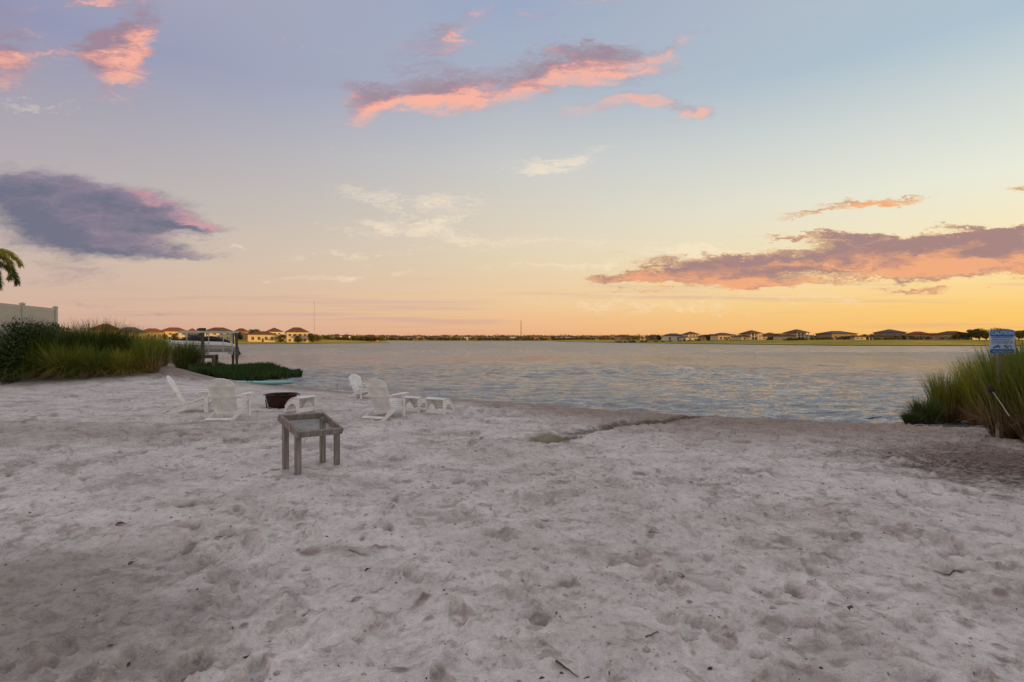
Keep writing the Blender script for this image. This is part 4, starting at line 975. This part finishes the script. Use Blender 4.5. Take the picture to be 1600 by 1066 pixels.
# ------------------------------------------------------------------ paddleboard
p = at(420, 601, 60); pb = empty('paddleboard', (-12.95, 26.2, WZ + .12), R(-6)); tag(pb, 'turquoise paddleboard lying flat at the water edge beyond the fire pit', 'paddleboard')
mb = MB(); outl = []; LBo = 1.9
for i in range(48):
    a = 2 * math.pi * i / 48; c, s = math.cos(a), math.sin(a); outl.append((LBo * math.copysign(abs(c) ** .85, c), .40 * math.copysign(abs(s) ** .75, s)))
def bring(q, z): return [(x * q, y * q, z + .04 * (abs(x) / LBo) ** 4) for x, y in outl]
vs = bring(.90, .0) + bring(1, .05) + bring(1, .10) + bring(.93, .14); n_ = 48
fs = [(r_ * n_ + k, r_ * n_ + (k + 1) % n_, (r_ + 1) * n_ + (k + 1) % n_, (r_ + 1) * n_ + k) for r_ in range(3) for k in range(n_)] + [tuple(range(n_ - 1, -1, -1)), tuple(3 * n_ + k for k in range(n_))]
mb.add(vs, fs); mb.build('board', M['board'], pb)
MB().box(-.9, .5, -.26, .26, .142, .150).build('deck_pad', M['board_side'], pb)
for x in (-.62, -.40): MB().box(x - .05, x + .05, -.07, .07, .151, .19).build('handle', M['dark_metal'], pb, .01)

def ground_z(x, y): return hz(x, y) + float(bil(relief, np.array([x]), np.array([y]))[0])
# ------------------------------------------------------------------ adirondack chairs
def chair(px, by, hd, label, first=[None]):
    if first[0] is None:
        t = empty('adirondack_chair', (0, 0, 0)); W = M['white_wood']; B = .004
        # side rails: from the front edge of the seat down to the ground behind
        for s in (-1, 1):
            x0 = s * .255 - .0125
            MB().prism([(-.30, .375), (-.24, .385), (.05, .285), (.40, .16), (.74, .02), (.74, .0), (.56, .0), (.30, .09), (.0, .19), (-.30, .265)], x0, x0 + .025).build('side_rail', W, t, B)
            MB().box(s * .29 - .0125, s * .29 + .0125, -.30, -.21, 0, .545).build('front_leg', W, t, B)
            MB().prism([(s * .235, -.38), (s * .36, -.38), (s * .385, -.30), (s * .375, -.05), (s * .345, .20), (s * .33, .40), (s * .27, .40), (s * .245, .1)], .547, .57, 'z').build('armrest', W, t, B)
            MB().prism([(-.21, .545), (-.09, .545), (-.21, .40)], s * .29 - .011, s * .29 + .011).build('arm_bracket', W, t)
        mb = MB()
        ys = [(-.305, .372), (-.215, .385), (-.125, .357), (-.035, .326), (.055, .294), (.145, .262), (.235, .230)]
        for y, z in ys[:6]: mb.bar((-.28, y, z + .012), (.28, y, z + .012), .076, .02, (0, .30, 1))
        mb.build('seat', W, t, .003)
        MB().box(-.268, .268, -.325, -.303, .28, .365).build('seat_apron', W, t, B)
        # backrest: fan of slats, round topped, leaning back
        mb = MB(); th = R(26); bz, byy = .19, .215; n = 7; top = lambda x: .60 + math.sqrt(max(.305 ** 2 - x * x, 0)) * .86
        for k in range(n):
            u0, u1 = -1 + 2 * k / n, -1 + 2 * (k + 1) / n; gp_ = .004
            def pt(x, q): return Vector((x, byy + math.sin(th) * q, bz + math.cos(th) * q))
            xa, xb_ = u0 * .29 + gp_, u1 * .29 - gp_
            pl = [pt(u0 * .225 + gp_, -.06), pt(u1 * .225 - gp_, -.06)] + [pt(xb_ + (xa - xb_) * q, top(xb_ + (xa - xb_) * q)) for q in (0, .25, .5, .75, 1)]
            nrm = Vector((0, math.cos(th), -math.sin(th))) * .02; m_ = len(pl)
            mb.add(pl + [q + nrm for q in pl], [tuple(range(m_)), tuple(range(2 * m_ - 1, m_ - 1, -1))] + [(i, i + m_, (i + 1) % m_ + m_, (i + 1) % m_) for i in range(m_)])
        mb.build('backrest', W, t, .003)
        for q, wd in ((.40, .66), (.66, .53)):
            c = Vector((0, byy + math.sin(th) * q, bz + math.cos(th) * q)) + Vector((0, math.cos(th), -math.sin(th))) * .033
            MB().bar(c + Vector((-wd / 2, 0, 0)), c + Vector((wd / 2, 0, 0)), .022, .065, (0, math.sin(th), math.cos(th))).build('back_rail', W, t, .003)
        MB().bar((-.268, .262, .165), (.268, .262, .165), .03, .07).build('lower_back_rail', W, t, .003)
        MB().bar((-.275, .66, .078), (.275, .66, .078), .085, .022, (0, .38, 1)).build('rear_stretcher', W, t, .003)
        first[0] = t
    else: t = copy_tree(first[0])
    p = at(px, by, 60); t.location = (p.x, p.y, ground_z(p.x, p.y) - .015); t.rotation_euler = (0, 0, math.pi - hd); tag(t, label, 'chair', 'white adirondack chairs around the fire pit')
    return t
# heading = compass bearing the sitter faces (0 = towards the lake)
chair(306, 642, R(66), 'white adirondack chair seen from the side, leftmost of the four chairs')
chair(362, 652, R(-6), 'white adirondack chair with its rounded back towards us, left of the fire pit')
far_chair = chair(567, 622, R(126), 'white adirondack chair farthest from us, standing at the water edge')
chair(606, 650, R(17), 'white adirondack chair turned away from us right of the small wooden table')

far_chair.scale = (.86, .86, .86)
# ------------------------------------------------------------------ footstools
def stool(px, by, hd, label, first=[None]):
    if first[0] is None:
        t = empty('footstool', (0, 0, 0)); W = M['white_wood']
        prof = [(0, 0), (0, .36), (.06, .375), (.16, .37), (.27, .33), (.37, .26), (.45, .17), (.52, .05), (.53, 0), (.455, 0), (.43, .07), (.37, .155), (.29, .215), (.22, .235), (.155, .215), (.11, .16), (.09, .09), (.085, 0)]
        for s in (-1, 1):
            x = s * .25; MB().prism(prof, x - .012, x + .012).build('side_panel', W, t, .003)
        mb = MB(); top = [(.01, .372), (.09, .388), (.175, .378), (.255, .348), (.33, .303), (.395, .243), (.45, .172)]
        for i, (y, z) in enumerate(top):
            y2, z2 = top[min(i + 1, len(top) - 1)]; y1, z1 = top[max(i - 1, 0)]; d = Vector((0, y2 - y1, z2 - z1)).normalized(); up = Vector((0, -d.z, d.y))
            mb.bar((-.275, y, z + .006), (.275, y, z + .006), .074, .018, up)
        mb.build('top_slats', W, t, .003)
        MB().bar((-.237, .03, .065), (.237, .03, .065), .022, .10).build('front_stretcher', W, t, .003)
        MB().bar((-.237, .49, .10), (.237, .49, .10), .022, .06).build('rear_stretcher', W, t, .003)
        first[0] = t
    else: t = copy_tree(first[0])
    p = at(px, by, 60); t.location = (p.x, p.y, ground_z(p.x, p.y) - .012); t.rotation_euler = (0, 0, -hd); tag(t, label, 'footstool', 'white footstools with curved sides')
stool(480, 645, R(-64), 'white curved footstool right of the fire pit, behind the wooden table')
stool(641, 644, R(30), 'white curved footstool directly right of the chair turned away')
stool(679, 648, R(25), 'white curved footstool farthest right, end on')

# ------------------------------------------------------------------ fire pit
p = at(437, 637, 60); fp = empty('fire_pit', (p.x, p.y + .1, hz(p.x, p.y) - .03)); tag(fp, 'rusty dark red steel fire bowl on curved legs between the chairs', 'fire pit')
prof = [(.0, .03), (.22, .032), (.335, .06), (.37, .14), (.40, .27), (.425, .39), (.46, .395), (.465, .405), (.46, .413), (.413, .41), (.385, .27), (.35, .14), (.31, .08), (.2, .06), (0, .058)]
MB().lathe(prof, 40).build('bowl', M['rust'], fp, 0, True)
MB().lathe([(0, .245), (.2, .24), (.372, .23)], 24).build('ash_bed', M['ash'], fp)
for k in range(4):
    a = R(40 + 90 * k); c, s = math.cos(a), math.sin(a)
    MB().tube([(.425 * c, .425 * s, .37), (.43 * c, .43 * s, .24), (.40 * c, .40 * s, .10), (.43 * c, .43 * s, .0)], [.018, .018, .018, .022], 8).build('leg', M['rust'], fp)
for a in (0, math.pi):
    c, s = math.cos(a), math.sin(a); pts = [(c * (.455 + .075 * math.sin(q)), .10 * math.cos(q), .40 - .02 * math.sin(q)) for q in np.linspace(0, math.pi, 9)]
    MB().tube(pts, .012, 6).build('handle', M['rust'], fp)
for k, (a, l) in enumerate(((.3, .45), (1.3, .4), (2.2, .42), (3.9, .36))):
    b = MB().tube([(-l / 2 * math.cos(a), -l / 2 * math.sin(a), .28 + .03 * k), (0, .02, .29 + .02 * k), (l / 2 * math.cos(a), l / 2 * math.sin(a), .28 + .025 * k)], [.035, .04, .03], 8).build('charred_log', M['soot'])
    b.location = fp.location; tag(b, ['charred log lying lowest in the fire bowl', 'second charred log in the fire bowl', 'third charred log in the fire bowl', 'topmost charred log in the fire bowl'][k], 'log', 'charred logs in the fire bowl')

fp.scale = (.92, .92, .95)
# ------------------------------------------------------------------ sifting table
x0, y0, yaw, L1, L2, zf, zb_, slp = -2.70, 6.50, .995, .694, .448, .520, .717, -.048
tb = empty('sifting_table', (x0, y0, hz(x0, y0)), yaw); tag(tb, 'small weathered wooden table with tilted tray frame and wire screen', 'table')
gz = tb.location.z; G_ = M['grey_wood']; hb = .085; th = .038
def tp(a, b, dz=0): return Vector((a, b, zf + (zb_ - zf) * b / L2 + slp * a / L1 - gz + dz))
upn = (tp(1, 0) - tp(0, 0)).cross(tp(0, 1) - tp(0, 0)).normalized()
def board(a, b, name): return MB().bar(a - upn * hb / 2, b - upn * hb / 2, th, hb, upn).build(name, G_, tb, .003)
board(tp(0, th / 2), tp(L1, th / 2), 'front_board'); board(tp(0, L2 - th / 2), tp(L1, L2 - th / 2), 'back_board')
board(tp(th / 2, th + .001), tp(th / 2, L2 - th - .001), 'side_board'); board(tp(L1 - th / 2, th + .001), tp(L1 - th / 2, L2 - th - .001), 'side_board')
sw = .045
for (a, b) in ((th + sw / 2, th + sw / 2 + .05), (L1 - th - sw / 2, th + sw / 2 + .01), (L1 - th - sw / 2, L2 - th - sw / 2 - .01), (th + sw / 2, L2 - th - sw / 2 - .01)):
    c = tp(a, b); P_ = tb.matrix_basis @ Vector((a, b, 0)); zg = ground_z(P_.x, P_.y) - gz
    MB().box(a - sw, a + sw * .7, b - sw / 2, b + sw / 2, zg - .06, c.z - .03).build('leg', G_, tb, .004)
m = bpy.data.materials.new('wire_screen'); m.use_nodes = True; t = NT(m.node_tree); pr = t.n['Principled BSDF']; pr.inputs['Base Color'].default_value = (.16, .17, .155, 1); pr.inputs['Metallic'].default_value = .4; pr.inputs['Roughness'].default_value = .5
tr = t.new('ShaderNodeBsdfTransparent'); mx = t.new('ShaderNodeMixShader'); oc = t.new('ShaderNodeTexCoord').outputs['Object']
s3 = t.new('ShaderNodeSeparateXYZ'); t.put(s3.inputs[0], oc)
gx = t.math('FRACT', t.math('MULTIPLY', s3.outputs[0], 80)); gy = t.math('FRACT', t.math('MULTIPLY', s3.outputs[1], 80))
t.put(mx.inputs[0], t.math('MAXIMUM', t.math('LESS_THAN', gx, .40), t.math('LESS_THAN', gy, .40))); t.l.new(tr.outputs[0], mx.inputs[1]); t.l.new(pr.outputs[0], mx.inputs[2]); t.l.new(mx.outputs[0], t.n['Material Output'].inputs[0])
a, b, c, d = [tp(u, v) - upn * (hb - .012) for u, v in ((th, th), (L1 - th, th), (L1 - th, L2 - th), (th, L2 - th))]
MB().add([a, b, c, d], [(0, 1, 2, 3)]).build('wire_screen', m, tb)
for (u, n) in ((.03, 2), (L1 - .03, 2)):
    for k in range(n): q = tp(u, 0) - upn * (.022 + .04 * k); MB().tube([q + Vector((0, .004, 0)), q + Vector((0, -.004, 0))], .007, 8).build('screw', M['dark_metal'], tb)

# ------------------------------------------------------------------ sign
sp = Vector((9.55, 9.95)); sx = (1566 - 800) / F * 10.0; sp = Vector((sx, 10.0)); gz = hz(*sp); ztop = CAMZ + (HY - 515.5) * 10 / F; wS, hS = .45, .47
sg = empty('warning_sign', (sp.x, sp.y, gz), -.12); tag(sg, 'blue and white caution sign on a wooden post above the grass', 'sign')
MB().box(-.045, .045, .012, .10, -.3, ztop - gz - .05).build('post', M['grey_wood'], sg, .004)
def rrect(w, h, r, zc, n=6):
    o = []
    for cx, cz, a0 in ((w / 2 - r, h / 2 - r, 0), (-w / 2 + r, h / 2 - r, 90), (-w / 2 + r, -h / 2 + r, 180), (w / 2 - r, -h / 2 + r, 270)):
        for k in range(n + 1): a = R(a0 + 90 * k / n); o.append((cx + r * math.cos(a), zc + cz + r * math.sin(a)))
    return o
zc = ztop - gz - hS / 2
pn = MB().prism(rrect(wS, hS, .045, zc), 0, .008, 'y').build('panel', M['sign_white'], sg)
MB().prism(rrect(wS - .016, .125, .04, zc + hS / 2 - .0705), -.003, -.001, 'y').build('header', M['sign_blue'], pn)
MB().prism(rrect(wS - .016, .085, .035, zc - hS / 2 + .0505), -.003, -.001, 'y').build('footer', M['sign_blue'], pn)
def words(txt, size, x, z, mat, parent, name='lettering'):
    cu = bpy.data.curves.new(name, 'FONT'); cu.body = txt; cu.size = size; cu.align_x = 'CENTER'; cu.align_y = 'CENTER'; cu.extrude = .0006; cu.offset = size * .02
    o = bpy.data.objects.new(name, cu); col.objects.link(o); o.parent = parent; o.location = (x, -.0045, z); o.rotation_euler = (R(90), 0, 0); cu.materials.append(mat); bpy.context.view_layer.update(); me = bpy.data.meshes.new_from_object(o); o2 = link(name, me, None, parent); o2.matrix_basis = o.matrix_basis.copy(); bpy.data.objects.remove(o); return o2
words('CAUTION', .088, 0, zc + hS / 2 - .066, M['sign_white'], pn)
g = random.Random(3)
def greek(z, x0, x1, h, mat):
    mb = MB(); x = x0
    while x < x1 - .01:
        w = g.uniform(.012, .03); x2 = min(x + w, x1)
        q = x
        while q < x2 - .004: mb.box(q, q + .0055, -.0035, -.0012, z, z + h * g.uniform(.6, 1)); q += .0075
        x = x2 + .009
    mb.build('fine_print', mat, pn)
for i, zz in enumerate((.075, .040, .005, -.03)): greek(zc + zz, -.19 + .015 * (i % 2), .19 - .02 * (i % 3 == 1), .024, M['sign_blue'])
greek(zc - .19, -.17, .17, .018, M['sign_white']); greek(zc - .218, -.15, .15, .014, M['sign_white'])
# pictograms: crouching reptile and coiled snake silhouettes
MB().prism([(-.185, zc - .118), (-.15, zc - .10), (-.12, zc - .075), (-.095, zc - .07), (-.07, zc - .045), (-.06, zc - .075), (-.035, zc - .08), (-.02, zc - .095), (-.045, zc - .10), (-.05, zc - .13), (-.065, zc - .105), (-.10, zc - .11), (-.11, zc - .135), (-.12, zc - .108), (-.15, zc - .128)], -.0035, -.0012, 'y').build('reptile_pictogram', M['sign_blue'], pn)
MB().tube([(.03 + .14 * q, -.003, zc - .09 + .026 * math.sin(q * 11)) for q in np.linspace(0, 1, 22)], [.010 * (1 - .6 * q) for q in np.linspace(0, 1, 22)], 5).build('snake_pictogram', M['sign_blue'], pn)

# ------------------------------------------------------------------ small things
def rod(px0, py0, px1, py1, D0, D1, r, mat, name, label, cat, head=None):
    a = Vector(((px0 - 800) / F * D0, D0, CAMZ + (HY - py0) * D0 / F)); b = Vector(((px1 - 800) / F * D1, D1, CAMZ + (HY - py1) * D1 / F))
    t = empty(name, b); tag(t, label, cat)
    MB().tube([a - b, (a - b) * .5 + Vector((.004, 0, .004)), (0, 0, 0)], [r * .8, r, r], 7).build('shaft', mat, t)
    if head:
        d = (a - b).normalized(); MB().tube([a - b - d * .02, a - b + d * .03, a - b + d * .12, a - b + d * .15], [.015, .05, .045, .012], 8).build('head', head, t)
p = at(153, 588, 60); st = MB().box(-.022, .022, -.012, .012, -.15, 22 * p.y / F).build('stake', M['stake'], None, .003); st.location = p; tag(st, 'short white wooden stake stuck upright before the left grasses', 'stake')
rod(1551, 612, 1577, 650, 9.6, 9.0, .008, M['stick'], 'headed_stick', 'pale stick with dark bulky head leaning in the right grasses', 'stick', M['cover'])
q = at(521, 609, 60); tw = MB().tube([(0, 0, -.2), (.01, 0, .2), (.0, 0, .30)], [.012, .01, .007], 6).build('reed_stem', M['bark']); tw.location = (q.x, q.y + .5, WZ); tag(tw, 'lone thin stem poking out of the shallow water', 'stem')
def leaf(px, py, s, ang, label):
    p = at(px, py, 60); z = ground_z(p.x, p.y); n = 8; vs = []
    for k in range(n + 1):
        t = k / n; w = .42 * math.sin(math.pi * t ** .8) * s; c = .25 * s * math.sin(math.pi * t)
        vs += [((t - .5) * 2 * s, -w, c + .35 * w), ((t - .5) * 2 * s, 0, c * .8), ((t - .5) * 2 * s, w, c + .35 * w)]
    fs = []
    for k in range(n):
        for j in (0, 1): a = k * 3 + j; fs.append((a, a + 3, a + 4, a + 1))
    mb = MB().add(vs, fs).tube([(s * .95, 0, .02 * s), (s * 1.6, .1 * s, .25 * s)], .0016, 5)
    o = mb.build('dead_leaf', M['dead_leaf']); o.location = (p.x, p.y, z + .004); o.rotation_euler = (.2, -.1, ang); tag(o, label, 'leaf', 'fallen leaves on the sand')
leaf(187, 819, .052, .3, 'curled reddish brown leaf on the left sand, largest one'); leaf(205, 877, .03, 1.2, 'small dark brown leaf below the large curled leaf'); leaf(574, 894, .026, .9, 'small dark leaf right of the grey twig')
leaf(172, 1026, .018, .5, 'tiny leaf near the bottom left corner'); leaf(200, 1035, .018, 2.0, 'tiny black leaf at the bottom left'); leaf(330, 798, .015, 1.0, 'tiny dark leaf left of centre, below the table'); leaf(700, 763, .02, .2, 'tiny dark leaf right of the table legs')
def twig(px, py, l, ang, r, label, mat='bark', n=6, wig=.06):
    p = at(px, py, 60); g = random.Random(int(px)); pts = []
    for k in range(n):
        t = k / (n - 1) - .5; x = p.x + math.cos(ang) * t * l + g.uniform(-1, 1) * wig * l * .3; y = p.y + math.sin(ang) * t * l + g.uniform(-1, 1) * wig * l * .3
        pts.append((x - p.x, y - p.y, ground_z(x, y) + r * .7 + .003 + g.uniform(0, .006) - hz(p.x, p.y)))
    o = MB().tube(pts, [r * (1.1 - .8 * k / n) for k in range(n)], 6).build('twig', M[mat]); o.location = (p.x, p.y, hz(p.x, p.y)); tag(o, label, 'twig', 'twigs lying on the sand')
twig(559, 868, .17, -.35, .006, 'straight grey twig lying on the sand in the lower left middle', 'grey_wood', 6, .01)
twig(886, 1052, .16, -.9, .006, 'crooked dark twig at the bottom edge near the centre'); twig(1206, 770, .2, 1.9, .005, 'thin twig on the pale sand in the right half'); twig(1480, 888, .16, 2.6, .006, 'short dark twig in the lower right sand')
twig(352, 838, .16, .4, .003, 'fine bent twig below the large curled leaf'); twig(1020, 1000, .1, .5, .004, 'tiny twig right of the bottom centre'); twig(1395, 640, .4, .1, .006, 'small twig by the water edge on the right')
# sprig of green at lower right
p = at(1588, 949, 60); o = link('weed_sprig', grass_mesh(77, 60, .05, 1.6, .045, .006, .6, 'weed_sprig', 4), M['blades']); o.location = (p.x, p.y, ground_z(p.x, p.y)); tag(o, 'tiny green weed sprig in the sand at the lower right edge', 'weed')

# bits of plant litter and little crumbs spread over the sand
g = np.random.default_rng(21); n = 3600
u = g.random(n); xs = np.where(u < .45, g.normal(8.2, 2.1, n), np.where(u < .75, g.normal(2.2, 3.0, n), g.uniform(-12, 12, n))); ys = np.where(u < .45, g.normal(8.4, 1.8, n), g.uniform(2.3, 14, n))
k = (ys > 2.0) & (sdist(xs, ys) > .5); xs, ys = xs[k], ys[k]; n = len(xs)
zs = height(xs, ys) + bil(relief, xs, ys); a = g.uniform(0, 6.28, n); l = g.lognormal(-5.05, .6, n) * (1 + .8 * (xs > 6)); w = l * g.uniform(.12, .6, n); hh = np.minimum(l, .01) * g.uniform(.4, 1, n)
ca, sa = np.cos(a), np.sin(a)
def off(p_, q_, z_): return np.stack([xs + ca * p_ - sa * q_, ys + sa * p_ + ca * q_, zs + z_], 1)
V = np.stack([off(-l, 0 * l, .001 + 0 * l), off(0 * l, -w, .001 + 0 * l), off(l, 0 * l, .004 + 0 * l), off(0 * l, w, .001 + 0 * l), off(.1 * l, 0 * l, .003 + hh)], 1).reshape(-1, 3)
b = np.arange(n)[:, None] * 5; T = np.concatenate([b + np.array([[0, 1, 4]]), b + np.array([[1, 2, 4]]), b + np.array([[2, 3, 4]]), b + np.array([[3, 0, 4]])])
M['litter'] = blade_mat('plant_litter', (.050, .034, .026), (.10, .075, .058))
o = link('litter', np_mesh('litter', V, T, {'along': np.tile([0, .3, 1, .3, .6], n), 'rnd': np.repeat(g.uniform(0, 1, n), 5)}, False), M['litter']); tag(o, 'dark crumbs of plant litter scattered over the sand', 'litter', None, 'stuff')
# clods of sand kicked up round the prints
n = 4200; xs = g.uniform(-9, 10, n); ys = 2.2 + 10 * g.random(n) ** 1.5; k = sdist(xs, ys) > 1; xs, ys = xs[k], ys[k]; n = len(xs)
r = g.lognormal(-5.0, .45, n); zs = height(xs, ys) + bil(relief, xs, ys) + r * .3
O = np.array([[1, 0, 0], [0, 1, 0], [-1, 0, 0], [0, -1, 0], [0, 0, .8], [0, 0, -.8]]); J = g.uniform(.6, 1.3, (n, 6, 1))
V = (np.stack([xs, ys, zs], 1)[:, None, :] + O[None] * J * r[:, None, None]).reshape(-1, 3)
T = (np.arange(n)[:, None, None] * 6 + np.array([[0, 1, 4], [1, 2, 4], [2, 3, 4], [3, 0, 4], [1, 0, 5], [2, 1, 5], [3, 2, 5], [0, 3, 5]])[None]).reshape(-1, 3)
M['clod'] = material('sand_clod', lin((190, 176, 168)), .95, .1, None, ((9, 9, 9), .6, lin((150, 132, 122))))
o = link('sand_clods', np_mesh('sand_clods', V, T, None, True), M['clod']); tag(o, 'small clods of sand kicked up around the footprints', 'sand clods', None, 'stuff')
